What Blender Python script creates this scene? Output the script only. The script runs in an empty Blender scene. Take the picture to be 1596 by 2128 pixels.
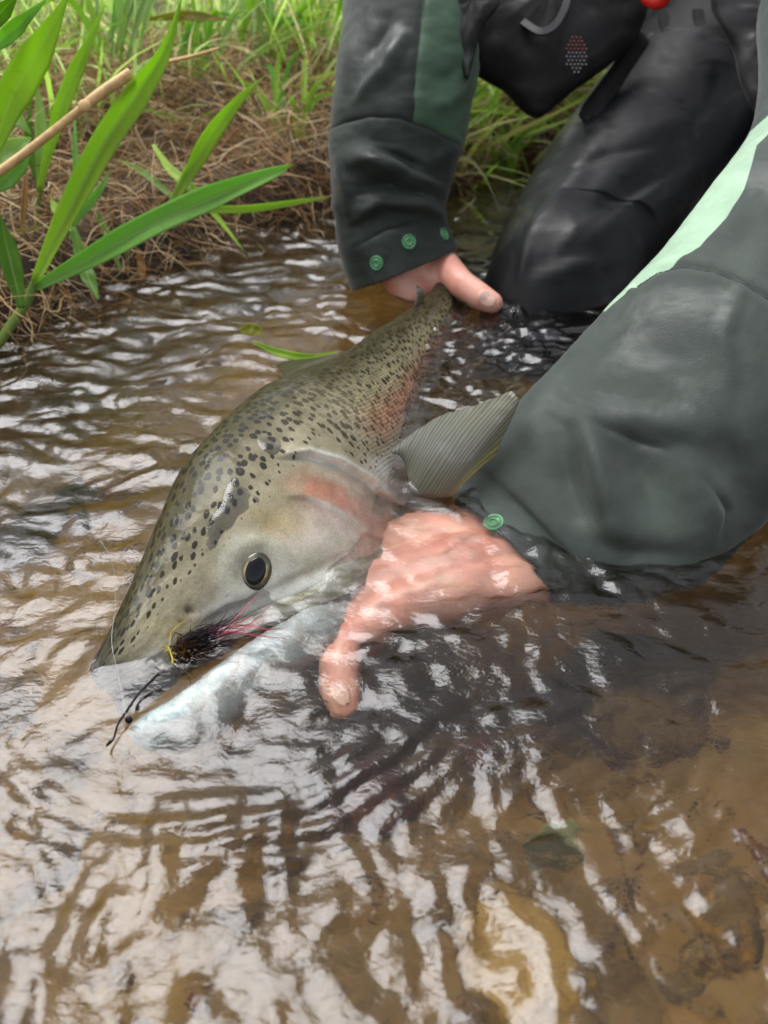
import bpy, math, random
import numpy as np
from mathutils import Vector
from mathutils.bvhtree import BVHTree

random.seed(7)
RNG = np.random.default_rng(11)
SC = bpy.context.scene
COL = SC.collection

# ------------------------------------------------------------------ camera
H = 0.30                      # lens height over the water, m
PITCH = math.radians(38)      # looking down
FPX = 1600.0                  # focal length in photo pixels
CX, CY = 798.0, 1064.0
cam_d = bpy.data.cameras.new('camera')
cam = bpy.data.objects.new('camera', cam_d); COL.objects.link(cam)
cam.location = (0, 0, H)
cam.rotation_euler = (math.pi / 2 - PITCH, 0, 0)
cam_d.sensor_fit = 'VERTICAL'
cam_d.sensor_height = 34.6
cam_d.lens = 34.6 * FPX / 2128.0
cam_d.clip_start = 0.01
cam_d.clip_end = 2000
cam_d.dof.use_dof = True
cam_d.dof.focus_distance = 0.445
cam_d.dof.aperture_fstop = 7.5
SC.camera = cam

# ------------------------------------------------------------------ sky and sun (overcast)
SUN_EL, SUN_AZ = math.radians(64), math.radians(-47)   # azimuth from +y towards +x
world = bpy.data.worlds.new('World'); SC.world = world
world.use_nodes = True
wn = world.node_tree.nodes; wl = world.node_tree.links; wn.clear()
sky = wn.new('ShaderNodeTexSky'); sky.sky_type = 'NISHITA'; sky.sun_disc = False
sky.sun_elevation = SUN_EL; sky.sun_rotation = SUN_AZ
sky.air_density = 1.0; sky.dust_density = 2.0; sky.ozone_density = 1.0
hs = wn.new('ShaderNodeHueSaturation'); hs.inputs['Saturation'].default_value = 0.16
bg = wn.new('ShaderNodeBackground'); bg.inputs['Strength'].default_value = 0.085
wo = wn.new('ShaderNodeOutputWorld')
wl.new(sky.outputs[0], hs.inputs['Color']); wl.new(hs.outputs[0], bg.inputs['Color'])
wl.new(bg.outputs[0], wo.inputs['Surface'])
sun_d = bpy.data.lights.new('sun', 'SUN'); sun_d.energy = 1.5; sun_d.angle = math.radians(46)
sun_d.color = (1.0, 0.985, 0.975)
sun = bpy.data.objects.new('sun', sun_d); COL.objects.link(sun)
sdir = Vector((math.cos(SUN_EL) * math.sin(SUN_AZ), math.cos(SUN_EL) * math.cos(SUN_AZ), math.sin(SUN_EL)))
sun.rotation_euler = sdir.to_track_quat('Z', 'Y').to_euler()

SC.view_settings.view_transform = 'Standard'
SC.view_settings.look = 'None'
SC.view_settings.gamma = 1.0
SC.view_settings.use_curve_mapping = False
SC.view_settings.exposure = 1.42
SC.render.engine = 'CYCLES'
cy = SC.cycles
cy.use_denoising = True
cy.max_bounces = 10; cy.transmission_bounces = 8; cy.glossy_bounces = 4; cy.diffuse_bounces = 3
cy.transparent_max_bounces = 8
cy.caustics_refractive = True; cy.caustics_reflective = False
cy.sample_clamp_indirect = 6.0
cy.blur_glossy = 0.2

# ------------------------------------------------------------------ pixel <-> place
CAM = np.array([0, 0, H])
AX = np.array([1.0, 0, 0])
AF = np.array([0, math.cos(PITCH), -math.sin(PITCH)])
AU = np.array([0, math.sin(PITCH), math.cos(PITCH)])

def ray(px, py):
    return AF + AX * ((px - CX) / FPX) - AU * ((py - CY) / FPX)
def PD(px, py, d):                      # point at a distance along the lens axis
    return CAM + d * ray(px, py)
def PZ(px, py, z):                      # point on a level plane
    r = ray(px, py); return CAM + r * ((z - H) / r[2])
def PW(px, py, z):                      # point under still water, seen through its surface
    if z >= 0: return PZ(px, py, z)
    r = ray(px, py); s = PZ(px, py, 0.0)
    r = r / np.linalg.norm(r); h = r[:2] / 1.333
    d = np.array([h[0], h[1], -math.sqrt(1 - h @ h)])
    return s + d * (z / d[2])
def proj(p):
    v = p - CAM
    d = v @ AF
    return CX + FPX * (v @ AX) / d, CY - FPX * (v @ AU) / d, d

# ------------------------------------------------------------------ numpy noise
def _hash(i, j, s):
    n = (i.astype(np.int64) * 374761393 + j.astype(np.int64) * 668265263 + s * 974711) & 0x7fffffff
    n = ((n ^ (n >> 13)) * 1274126177) & 0x7fffffff
    return ((n ^ (n >> 16)) & 0xffff) / 65535.0
def noise(x, y, s=0):
    xi = np.floor(x); yi = np.floor(y); fx = x - xi; fy = y - yi
    u = fx * fx * fx * (fx * (fx * 6 - 15) + 10); v = fy * fy * fy * (fy * (fy * 6 - 15) + 10)
    def g(a, b, dx, dy):
        t = _hash(xi + a, yi + b, s) * 2 * np.pi
        return np.cos(t) * dx + np.sin(t) * dy
    n00 = g(0, 0, fx, fy); n10 = g(1, 0, fx - 1, fy); n01 = g(0, 1, fx, fy - 1); n11 = g(1, 1, fx - 1, fy - 1)
    return (n00 * (1 - u) + n10 * u) * (1 - v) + (n01 * (1 - u) + n11 * u) * v     # about -0.7..0.7
def fbm(x, y, o=4, s=0, gain=0.5):
    t = 0; a = 1.0
    for k in range(o):
        t = t + a * noise(x * 2 ** k, y * 2 ** k, s + k * 17); a *= gain
    return t
def sstep(a, b, x):
    t = np.clip((x - a) / (b - a), 0, 1); return t * t * (3 - 2 * t)
def seg_dist(x, y, pts):
    """distance to a polyline, and which side of it (positive on the left of travel, image y down)"""
    best = np.full(np.shape(x), 1e9); side = np.zeros(np.shape(x)); tt = np.zeros(np.shape(x))
    n = len(pts) - 1
    for k in range(n):
        (ax, ay), (bx, by) = pts[k][:2], pts[k + 1][:2]
        dx, dy = bx - ax, by - ay; L2 = dx * dx + dy * dy
        t = np.clip(((x - ax) * dx + (y - ay) * dy) / L2, 0, 1)
        ex = x - ax - t * dx; ey = y - ay - t * dy
        d = np.hypot(ex, ey); m = d < best
        best = np.where(m, d, best); side = np.where(m, np.sign(dx * ey - dy * ex), side)
        tt = np.where(m, (k + t) / n, tt)
    return best, side, tt
def inpoly(x, y, P):
    c = np.zeros(np.shape(x), bool); n = len(P)
    for i in range(n):
        ax, ay = P[i]; bx, by = P[(i + 1) % n]
        with np.errstate(divide='ignore', invalid='ignore'):
            m = ((ay > y) != (by > y)) & (x < (bx - ax) * (y - ay) / (by - ay + 1e-12) + ax)
        c ^= m
    return c
def signed_poly(x, y, P):
    d, _, _ = seg_dist(x, y, list(P) + [P[0]])
    return np.where(inpoly(x, y, P), d, -d)
def spline(P, n):
    """smooth curve through rows of P, n samples, Catmull-Rom"""
    P = np.asarray(P, float); m = len(P)
    t = np.linspace(0, m - 1, n); i = np.minimum(t.astype(int), m - 2); f = (t - i)[:, None]
    Q = np.vstack([2 * P[0] - P[1], P, 2 * P[-1] - P[-2]])
    p0, p1, p2, p3 = Q[i], Q[i + 1], Q[i + 2], Q[i + 3]
    return 0.5 * (2 * p1 + (p2 - p0) * f + (2 * p0 - 5 * p1 + 4 * p2 - p3) * f ** 2 + (3 * p1 - p0 - 3 * p2 + p3) * f ** 3)
def unit(v):
    return v / np.maximum(np.linalg.norm(v, axis=-1, keepdims=True), 1e-12)

# ------------------------------------------------------------------ mesh helpers
def mesh_np(name, V, faces, smooth=True):
    """faces: list of (k, nsides) int arrays"""
    me = bpy.data.meshes.new(name)
    V = np.asarray(V, np.float32).reshape(-1, 3)
    me.vertices.add(len(V)); me.vertices.foreach_set('co', V.ravel())
    fl = [np.asarray(f, np.int32) for f in faces if len(f)]
    nl = sum(f.size for f in fl); npoly = sum(len(f) for f in fl)
    me.loops.add(nl); me.polygons.add(npoly)
    me.loops.foreach_set('vertex_index', np.concatenate([f.ravel() for f in fl]))
    tot = np.concatenate([np.full(len(f), f.shape[1], np.int32) for f in fl])
    me.polygons.foreach_set('loop_start', np.concatenate([[0], np.cumsum(tot)[:-1]]).astype(np.int32))
    me.polygons.foreach_set('loop_total', tot)
    me.polygons.foreach_set('use_smooth', np.full(npoly, smooth, bool))
    me.update(calc_edges=True); me.validate()
    return me
def grid_faces(n, m, wrap=False, off=0):
    i = np.arange(n - 1)[:, None]; j = np.arange(m if wrap else m - 1)[None, :]
    j2 = (j + 1) % m
    a = i * m + j; b = i * m + j2; c = (i + 1) * m + j2; d = (i + 1) * m + j
    return np.stack([a, b, c, d], -1).reshape(-1, 4) + off
def attr(me, name, val):
    val = np.asarray(val, np.float32)
    if val.ndim == 2:
        a = me.color_attributes.new(name, 'FLOAT_COLOR', 'POINT')
        if val.shape[1] == 3: val = np.hstack([val, np.ones((len(val), 1), np.float32)])
        a.data.foreach_set('color', val.astype(np.float32).ravel())
    else:
        a = me.attributes.new(name, 'FLOAT', 'POINT'); a.data.foreach_set('value', val.ravel())
def uvattr(me, name, uv):
    a = me.attributes.new(name, 'FLOAT_VECTOR', 'POINT')
    v = np.zeros((len(uv), 3), np.float32); v[:, :uv.shape[1]] = uv
    a.data.foreach_set('vector', v.ravel())
def link(name, me, mat, parent=None, label=None, cat=None, group=None, kind=None):
    o = bpy.data.objects.new(name, me); COL.objects.link(o)
    if mat is not None and me is not None and not len(me.materials): me.materials.append(mat)
    if parent is not None: o.parent = parent
    tag(o, label, cat, group, kind); return o
def tag(o, label=None, cat=None, group=None, kind=None):
    if label: o['label'] = label
    if cat: o['category'] = cat
    if group: o['group'] = group
    if kind: o['kind'] = kind
def empty(name, loc, label, cat, group=None):
    o = bpy.data.objects.new(name, None); COL.objects.link(o)
    o.empty_display_size = 0.02
    tag(o, label, cat, group)
    o['_base'] = 0
    del o['_base']
    return o

def loft(rings):
    """rings (n,m,3) -> V, faces with pole caps"""
    n, m, _ = rings.shape
    V = rings.reshape(-1, 3)
    c0 = rings[0].mean(0); c1 = rings[-1].mean(0)
    V = np.vstack([V, c0, c1])
    j = np.arange(m); j2 = (j + 1) % m
    f0 = np.stack([j2, j, np.full(m, n * m)], -1)
    f1 = np.stack([(n - 1) * m + j, (n - 1) * m + j2, np.full(m, n * m + 1)], -1)
    return V, [grid_faces(n, m, True), np.vstack([f0, f1])]

def tube(pts, rad, m=8):
    pts = np.asarray(pts, float); n = len(pts)
    rad = np.broadcast_to(np.asarray(rad, float), (n,))
    T = unit(np.gradient(pts, axis=0))
    ref = np.array([0.13, 0.21, 0.97])
    A = unit(np.cross(T, ref)); B = np.cross(T, A)
    th = np.linspace(0, 2 * np.pi, m, endpoint=False)
    R = pts[:, None] + rad[:, None, None] * (np.cos(th)[None, :, None] * A[:, None] + np.sin(th)[None, :, None] * B[:, None])
    return loft(R)
def join(parts):
    Vs, F3, F4, off = [], [], [], 0
    for V, faces in parts:
        for f in faces:
            f = np.asarray(f)
            if not len(f): continue
            (F3 if f.shape[1] == 3 else F4).append(f + off)
        Vs.append(V); off += len(V)
    return np.vstack(Vs), [np.vstack(F4) if F4 else np.zeros((0, 4), int), np.vstack(F3) if F3 else np.zeros((0, 3), int)]

def pillow(poly_world, normal, thick, n=10, p=0.5, back=True):
    """closed cushion over a star-shaped outline (m,3)"""
    P = np.asarray(poly_world); m = len(P); c = P.mean(0); nn = unit(np.asarray(normal, float))
    V = []; F = []
    s = np.sin(np.linspace(np.pi / 2, 0.05, n))
    R = []
    for k in range(n):
        R.append(c + (P - c) * s[k] + nn * thick * (1 - s[k] ** 2) ** p)
    if back:
        R = [c + (P - c) * s[k] - nn * thick * (1 - s[k] ** 2) ** p for k in range(n - 1, 0, -1)] + R
    return loft(np.array(R))

def capsule_remesh(name, caps, voxel, smooth=6, extra=None):
    """union of tapered capsules as one skin: caps = [(p0, r0, p1, r1), ...]"""
    parts = []
    th = np.linspace(0, 2 * np.pi, 20, endpoint=False)
    for p0, r0, p1, r1 in caps:
        p0 = np.asarray(p0, float); p1 = np.asarray(p1, float)
        T = p1 - p0; L = np.linalg.norm(T); T = T / max(L, 1e-9)
        ref = np.array([0, 0, 1.0]) if abs(T[2]) < 0.9 else np.array([1.0, 0, 0])
        A = unit(np.cross(T, ref)); B = np.cross(T, A)
        R = []
        for a in np.linspace(-np.pi / 2 + 0.05, 0, 6): R.append((p0 + T * r0 * math.sin(a), r0 * math.cos(a)))
        for a in np.linspace(0, np.pi / 2 - 0.05, 6): R.append((p1 + T * r1 * math.sin(a), r1 * math.cos(a)))
        rings = np.array([c + r * (np.cos(th)[:, None] * A + np.sin(th)[:, None] * B) for c, r in R])
        parts.append(loft(rings))
    V, F = join(parts)
    me = mesh_np(name + '_raw', V, F)
    o = bpy.data.objects.new(name + '_raw', me); COL.objects.link(o)
    md = o.modifiers.new('r', 'REMESH'); md.mode = 'VOXEL'; md.voxel_size = voxel; md.use_smooth_shade = True
    ms = o.modifiers.new('s', 'SMOOTH'); ms.iterations = smooth; ms.factor = 0.5
    dg = bpy.context.evaluated_depsgraph_get(); dg.update()
    ev = o.evaluated_get(dg)
    m2 = bpy.data.meshes.new_from_object(ev, depsgraph=dg)
    bpy.data.objects.remove(o); bpy.data.meshes.remove(me)
    m2.name = name
    return m2
def mesh_arrays(me):
    V = np.zeros(len(me.vertices) * 3, np.float32); me.vertices.foreach_get('co', V)
    return V.reshape(-1, 3).astype(float), [list(p.vertices) for p in me.polygons]

# ------------------------------------------------------------------ material helpers
class NT:
    def __init__(s, name):
        s.m = bpy.data.materials.new(name); s.m.use_nodes = True
        s.t = s.m.node_tree; s.t.nodes.clear()
        s.out = s.t.nodes.new('ShaderNodeOutputMaterial')
    def n(s, typ, ins=None, **kw):
        nd = s.t.nodes.new(typ)
        for k, v in kw.items(): setattr(nd, k, v)
        for k, v in (ins or {}).items():
            if hasattr(v, 'node'): s.t.links.new(v, nd.inputs[k])
            else: nd.inputs[k].default_value = v
        return nd
    def attr(s, name): return s.n('ShaderNodeAttribute', attribute_name=name)
    def math(s, op, a, b=0.0, c=0.0):
        return s.n('ShaderNodeMath', {0: a, 1: b, 2: c}, operation=op).outputs[0]
    def mix(s, f, a, b, blend='MIX'):
        nd = s.n('ShaderNodeMix', data_type='RGBA', blend_type=blend)
        for k, v in ((0, f), (6, a), (7, b)):
            if hasattr(v, 'node'): s.t.links.new(v, nd.inputs[k])
            else: nd.inputs[k].default_value = v if k == 0 else (*v[:3], 1)
        return nd.outputs[2]
    def noise(s, scale, detail=3, rough=0.5, vec=None, dist=0.0):
        ins = {'Scale': scale, 'Detail': detail, 'Roughness': rough, 'Distortion': dist}
        if vec is not None: ins['Vector'] = vec
        return s.n('ShaderNodeTexNoise', ins).outputs[0]
    def ramp(s, f, stops):
        nd = s.n('ShaderNodeValToRGB', {0: f}); cr = nd.color_ramp
        while len(cr.elements) > 1: cr.elements.remove(cr.elements[-1])
        for i, (p, c) in enumerate(stops):
            e = cr.elements[0] if i == 0 else cr.elements.new(p)
            e.position = p; e.color = (*c[:3], 1) if len(c) >= 3 else (c[0],) * 3 + (1,)
        return nd.outputs[0]
    def bump(s, h, strength=0.3, dist=0.001, normal=None):
        ins = {'Height': h, 'Strength': strength, 'Distance': dist}
        if normal is not None: ins['Normal'] = normal
        return s.n('ShaderNodeBump', ins).outputs[0]
    def pos(s): return s.n('ShaderNodeNewGeometry').outputs['Position']
    def done(s, shader): s.t.links.new(shader, s.out.inputs['Surface']); return s.m
    def principled(s, **k):
        ins = {}
        names = dict(color='Base Color', rough='Roughness', normal='Normal', metal='Metallic', coat='Coat Weight',
                     coat_rough='Coat Roughness', coat_normal='Coat Normal', sss='Subsurface Weight', sss_r='Subsurface Radius', sss_s='Subsurface Scale',
                     spec='Specular IOR Level', sheen='Sheen Weight', sheen_rough='Sheen Roughness', trans='Transmission Weight', ior='IOR', alpha='Alpha')
        for a, v in k.items():
            if a == 'color' and not hasattr(v, 'node'): v = (*v[:3], 1)
            ins[names[a]] = v
        return s.n('ShaderNodeBsdfPrincipled', ins).outputs[0]

def mat_plain(name, color, rough=0.6, var=0.25, scale=60, bump=0.15, bdist=0.0006, **k):
    t = NT(name); c = np.array(color)
    nz = t.noise(scale, 4, 0.6, t.pos())
    col = t.ramp(nz, [(0.25, c * (1 - var)), (0.75, np.minimum(c * (1 + var), 1))])
    b = t.bump(t.noise(scale * 6, 3, 0.6, t.pos()), bump, bdist)
    return t.done(t.principled(color=col, rough=rough, normal=b, **k))

# ---- water
def mat_water():
    t = NT('water'); p = t.pos()
    n1 = t.noise(210, 3, 0.55, t.n('ShaderNodeMapping', {'Vector': p, 'Rotation': (0, 0, 0.3), 'Scale': (1.0, 1.6, 1.0)}).outputs[0], 0.5)
    b = t.bump(n1, 0.45, 0.0010)
    fr = t.n('ShaderNodeFresnel', {'IOR': 1.5, 'Normal': b}).outputs[0]
    rf = t.n('ShaderNodeBsdfRefraction', {'Color': (1, 1, 1, 1), 'Roughness': 0.0, 'IOR': 1.333, 'Normal': b}).outputs[0]
    gl = t.n('ShaderNodeBsdfGlossy', {'Color': (0.97, 0.98, 1, 1), 'Roughness': 0.012, 'Normal': b}).outputs[0]
    mx = t.n('ShaderNodeMixShader', {0: fr, 1: rf, 2: gl}).outputs[0]
    va = t.n('ShaderNodeVolumeAbsorption', {'Color': (0.78, 0.62, 0.20, 1), 'Density': 6.0}).outputs[0]
    t.t.links.new(va, t.out.inputs['Volume'])
    return t.done(mx)
M_WATER = mat_water()

# ---- earth under and beside the water
def mat_ground():
    t = NT('silt_and_soil'); p = t.pos()
    zz = t.n('ShaderNodeSeparateXYZ', {0: p}).outputs[2]
    a = t.ramp(t.noise(11, 6, 0.65, p), [(0.30, (0.075, 0.052, 0.022)), (0.5, (0.21, 0.155, 0.07)), (0.70, (0.38, 0.29, 0.14))])
    a = t.mix(t.ramp(t.noise(38, 4, 0.6, p), [(0.46, (0,)), (0.60, (1,))]), a, (0.26, 0.19, 0.11))
    soil = t.ramp(t.noise(45, 5, 0.65, p), [(0.3, (0.018, 0.011, 0.007)), (0.7, (0.095, 0.058, 0.034))])
    f = t.n('ShaderNodeMapRange', {0: zz, 1: -0.03, 2: 0.0}).outputs[0]
    col = t.mix(f, a, soil)
    b = t.bump(t.noise(90, 6, 0.7, p), 0.6, 0.006)
    return t.done(t.principled(color=col, rough=0.8, normal=b))
M_GROUND = mat_ground()

def mat_strand(name, transl=0.35, rough=0.45, spec=0.4):
    t = NT(name); c = t.attr('tint').outputs['Color']; p = t.pos()
    v = t.mix(t.math('MULTIPLY', t.noise(70, 3, 0.6, p), 0.5), c, (0.5, 0.5, 0.5), 'OVERLAY')
    pr = t.principled(color=v, rough=rough, spec=spec)
    tr = t.n('ShaderNodeBsdfTranslucent', {'Color': v}).outputs[0]
    return t.done(t.n('ShaderNodeMixShader', {0: transl, 1: pr, 2: tr}).outputs[0])
M_GRASS = mat_strand('grass_blade', 0.62)
M_DRY = mat_strand('dry_grass', 0.35, 0.7, 0.2)

def mat_leaf():
    t = NT('reed_leaf'); c = t.attr('tint').outputs['Color']; uv = t.attr('blade').outputs['Vector']
    s = t.n('ShaderNodeSeparateXYZ', {0: uv})
    st = t.n('ShaderNodeTexWave', {'Vector': uv, 'Scale': 4.2, 'Distortion': 0.3, 'Detail': 1.0}, wave_type='BANDS', bands_direction='X').outputs[1]
    col = t.mix(t.math('MULTIPLY', st, 0.16), c, (0.10, 0.22, 0.03))
    mid = t.math('LESS_THAN', t.math('ABSOLUTE', s.outputs[0]), 0.07)
    col = t.mix(t.math('MULTIPLY', mid, 0.45), col, (0.55, 0.72, 0.30))
    blot = t.ramp(t.noise(120, 4, 0.65, t.pos()), [(0.60, (0,)), (0.72, (1,))])
    col = t.mix(t.math('MULTIPLY', blot, 0.25), col, (0.20, 0.24, 0.05))
    b = t.bump(st, 0.35, 0.0004)
    pr = t.principled(color=col, rough=0.36, normal=b, spec=0.5)
    tr = t.n('ShaderNodeBsdfTranslucent', {'Color': t.mix(0.5, col, (0.35, 0.62, 0.05))}).outputs[0]
    return t.done(t.n('ShaderNodeMixShader', {0: 0.58, 1: pr, 2: tr}).outputs[0])
M_LEAF = mat_leaf()

# ---- fish
def mat_fish():
    t = NT('trout_skin'); c = t.attr('tint').outputs['Color']; uv = t.attr('skin').outputs['Vector']
    dens = t.attr('spots').outputs['Fac']
    def spots(scale, lo, hi, ratio, w):
        mp = t.n('ShaderNodeMapping', {'Vector': uv, 'Scale': (ratio, 1.0, 1.0), 'Location': (w, w * 2, 0)}).outputs[0]
        dn = t.n('ShaderNodeTexNoise', {'Vector': mp, 'Scale': scale * 1.7, 'Detail': 2.0})
        mv = t.n('ShaderNodeVectorMath', {0: mp, 1: t.n('ShaderNodeVectorMath', {0: dn.outputs['Color'], 1: (0.35 / scale,) * 3}, operation='MULTIPLY').outputs[0]}, operation='ADD').outputs[0]
        vo = t.n('ShaderNodeTexVoronoi', {'Vector': mv, 'Scale': scale, 'Randomness': 0.85}, voronoi_dimensions='2D')
        rnd = t.n('ShaderNodeSeparateColor', {0: vo.outputs['Color']}).outputs[0]
        size = t.math('MULTIPLY_ADD', rnd, hi - lo, lo)
        size = t.math('MULTIPLY', size, t.n('ShaderNodeMapRange', {0: dens, 1: 0.0, 2: 1.0, 3: 0.0, 4: 1.0}).outputs[0])
        e = t.math('SUBTRACT', size, vo.outputs['Distance'])
        return t.n('ShaderNodeMapRange', {0: e, 1: -0.03, 2: 0.07}).outputs[0]
    big = t.math('MULTIPLY', spots(182, 0.25, 0.46, 0.8, 0.0), t.math('SUBTRACT', 1.0, t.math('MULTIPLY', t.attr('fine').outputs['Fac'], 0.85)))
    fine = t.math('MULTIPLY', spots(190, 0.16, 0.42, 0.8, 3.1), t.attr('fine').outputs['Fac'])
    sp = t.math('MAXIMUM', big, fine)
    gr = t.noise(900, 3, 0.6, t.pos())
    mott = t.noise(80, 4, 0.6, t.pos())
    col = t.mix(t.math('MULTIPLY', t.ramp(mott, [(0.35, (0,)), (0.7, (1,))]), 0.35), c, (0.16, 0.15, 0.06), 'MULTIPLY')
    col = t.mix(0.35, col, t.ramp(gr, [(0.3, (0.25, 0.25, 0.25)), (0.7, (0.75, 0.75, 0.75))]), 'OVERLAY')
    col = t.mix(t.math('MULTIPLY', sp, 0.93), col, (0.010, 0.008, 0.006))
    # scales: small overlapping cells
    sm = t.n('ShaderNodeMapping', {'Vector': uv, 'Scale': (0.8, 1.0, 1.0)}).outputs[0]
    sc = t.n('ShaderNodeTexVoronoi', {'Vector': sm, 'Scale': 560.0, 'Randomness': 0.35}, voronoi_dimensions='2D').outputs['Distance']
    scw = t.attr('scaly').outputs['Fac']
    b = t.bump(t.math('MULTIPLY', sc, scw), 0.65, 0.0008)
    b = t.bump(t.noise(260, 5, 0.65, t.pos()), 0.30, 0.0008, b)
    met = t.attr('silver').outputs['Fac']
    cn = t.bump(t.noise(130, 2, 0.5, t.pos(), 0.4), 0.45, 0.0012)
    return t.done(t.principled(color=col, rough=0.48, normal=b, metal=t.math('MULTIPLY', met, 0.30), coat=0.26, coat_rough=0.06, coat_normal=cn,
                               sss=0.06, sss_r=(0.004, 0.002, 0.0015), sss_s=1.0, spec=0.12))
M_FISH = mat_fish()

def mat_fin():
    t = NT('fin_membrane'); c = t.attr('tint').outputs['Color']; uv = t.attr('fin').outputs['Vector']
    w = t.n('ShaderNodeTexWave', {'Vector': uv, 'Scale': 9.0, 'Distortion': 9.0, 'Detail': 3.0, 'Detail Scale': 0.8}, bands_direction='X').outputs[1]
    col = t.mix(t.math('MULTIPLY', t.ramp(w, [(0.2, (1,)), (0.75, (0,))]), 0.45), c, (0.045, 0.047, 0.035))
    b = t.bump(w, 0.3, 0.0008)
    pr = t.principled(color=col, rough=0.3, normal=b, coat=0.4, coat_rough=0.08)
    tr = t.n('ShaderNodeBsdfTranslucent', {'Color': col}).outputs[0]
    mx = t.n('ShaderNodeMixShader', {0: 0.4, 1: pr, 2: tr}).outputs[0]
    tp_ = t.n('ShaderNodeBsdfTransparent').outputs[0]
    return t.done(t.n('ShaderNodeMixShader', {0: 0.3, 1: mx, 2: tp_}).outputs[0])
M_FIN = mat_fin()

def mat_skin():
    t = NT('hand_skin'); p = t.pos()
    c = t.ramp(t.noise(35, 4, 0.6, p), [(0.3, (0.74, 0.30, 0.23)), (0.55, (0.80, 0.42, 0.33)), (0.75, (0.83, 0.50, 0.38))])
    b = t.bump(t.n('ShaderNodeTexVoronoi', {'Vector': p, 'Scale': 700.0}).outputs['Distance'], 0.18, 0.0005)
    b = t.bump(t.noise(140, 4, 0.6, p), 0.25, 0.001, b)
    return t.done(t.principled(color=c, rough=0.42, normal=b, sss=0.25, sss_r=(0.006, 0.002, 0.001), sss_s=1.0, coat=0.15, coat_rough=0.15))
M_SKIN = mat_skin()
M_NAIL = mat_plain('finger_nail', (0.86, 0.54, 0.46), 0.5, 0.08, 200, 0.05)

def mat_cloth(name, base, alt, rough=0.6, sheen=0.12, weave=0.12, wet=0.5):
    t = NT(name); p = t.pos()
    f = t.attr('panel').outputs['Fac']
    m = t.n('ShaderNodeMapRange', {0: f, 1: -0.6, 2: 0.6}).outputs[0]
    n1 = t.noise(14, 5, 0.6, p)
    base = np.array(base)
    c = t.ramp(n1, [(0.3, base * 0.8), (0.7, base * 1.25)])
    wt0 = t.ramp(t.noise(13, 6, 0.68, p, 0.6), [(0.42, (0,)), (0.58, (1,))])
    c = t.mix(t.math('MULTIPLY', wt0, 0.5), c, tuple(base * 0.55))
    alt = np.array(alt)
    c = t.mix(m, c, t.ramp(t.noise(30, 6, 0.7, p), [(0.3, alt * 0.72), (0.6, alt)]))
    sm = t.attr('seam').outputs['Fac']
    c = t.mix(t.n('ShaderNodeMapRange', {0: sm, 1: 3.4, 2: 1.6}).outputs[0], c, (0.004, 0.005, 0.005))
    wt = t.ramp(t.noise(16, 5, 0.62, p, 0.5), [(0.48, (0,)), (0.60, (1,))])
    fine = t.noise(800, 3, 0.65, p)
    b = t.bump(fine, weave * 2.8, 0.0006)
    b = t.bump(t.noise(70, 5, 0.65, p), 0.12, 0.0015, b)
    r = t.n('ShaderNodeMapRange', {0: wt, 1: 0.0, 2: 1.0, 3: rough, 4: rough * 0.62}).outputs[0]
    return t.done(t.principled(color=c, rough=r, normal=b, sheen=sheen, sheen_rough=0.4, spec=0.3, coat=t.math('MULTIPLY', wt, wet * 0.12), coat_rough=0.35))
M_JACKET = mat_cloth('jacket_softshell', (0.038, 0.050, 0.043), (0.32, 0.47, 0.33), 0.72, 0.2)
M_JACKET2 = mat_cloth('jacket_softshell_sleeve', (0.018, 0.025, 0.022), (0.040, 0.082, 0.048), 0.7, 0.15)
M_WADER = mat_cloth('wader_fabric', (0.005, 0.0055, 0.007), (0.02, 0.02, 0.02), 0.58, 0.0)
M_VEST = mat_cloth('vest_nylon', (0.004, 0.004, 0.0045), (0.02, 0.02, 0.02), 0.75, 0.0)
M_SNAP = mat_plain('snap_green', (0.09, 0.27, 0.12), 0.3, 0.12, 300, 0.05)

# ------------------------------------------------------------------ ground sheet: stream bed, bank and meadow
BANK_PX = [(-330, 900), (0, 725), (160, 640), (330, 560), (500, 482), (690, 448), (950, 412), (1100, 340), (1350, 270)]
BANK = [PZ(x, y, 0.0)[:2] for x, y in BANK_PX]
BANK = [np.array([-60.0, -90.0]), np.array([-1.3, -0.9])] + BANK + [np.array([1.9, 2.6]), np.array([60.0, 60.0])]
def bank_s(x, y):
    d, side, _ = seg_dist(x, y, [tuple(b) for b in BANK])
    return d * side            # positive on the land side (left of travel)
def ground_z(x, y):
    s = bank_s(x, y)
    w = fbm(x * 9, y * 9, 3, 5)
    s2 = s + 0.022 * w
    bed = -0.135 + 0.010 * fbm(x * 5, y * 5, 3, 9) - 0.05 * sstep(1.5, 5, np.hypot(x, y))
    bed = bed - 0.09 * np.exp(-((x - 0.10) / 0.16) ** 2 - ((y - 0.42) / 0.16) ** 2)
    bed = bed + 0.02 * sstep(0.1, -0.15, y)
    up = -0.05 + 0.10 * sstep(-0.02, 0.05, s2) + 0.085 * sstep(0.02, 0.30, s2) + 0.05 * sstep(0.3, 1.4, s2) + 0.4 * sstep(5, 80, s2)
    up = up + 0.028 * fbm(x * 14, y * 14, 3, 21) * sstep(0.0, 0.1, s2)
    k = sstep(-0.10, 0.0, s2)
    return bed * (1 - k) + up * k
def axis_pts(lo, hi, step, far, grow=1.25):
    core = list(np.arange(lo, hi + step * 0.5, step))
    a = [lo]; d = step
    while a[-1] > -far: d *= grow; a.append(a[-1] - d)
    b = [core[-1]]; d = step
    while b[-1] < far: d *= grow; b.append(b[-1] + d)
    return np.array(a[:0:-1] + core + b[1:])
gx = axis_pts(-0.7, 0.7, 0.012, 400); gy = axis_pts(-0.1, 1.9, 0.012, 400)
GX, GY = np.meshgrid(gx, gy)
GZ = ground_z(GX, GY)
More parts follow.
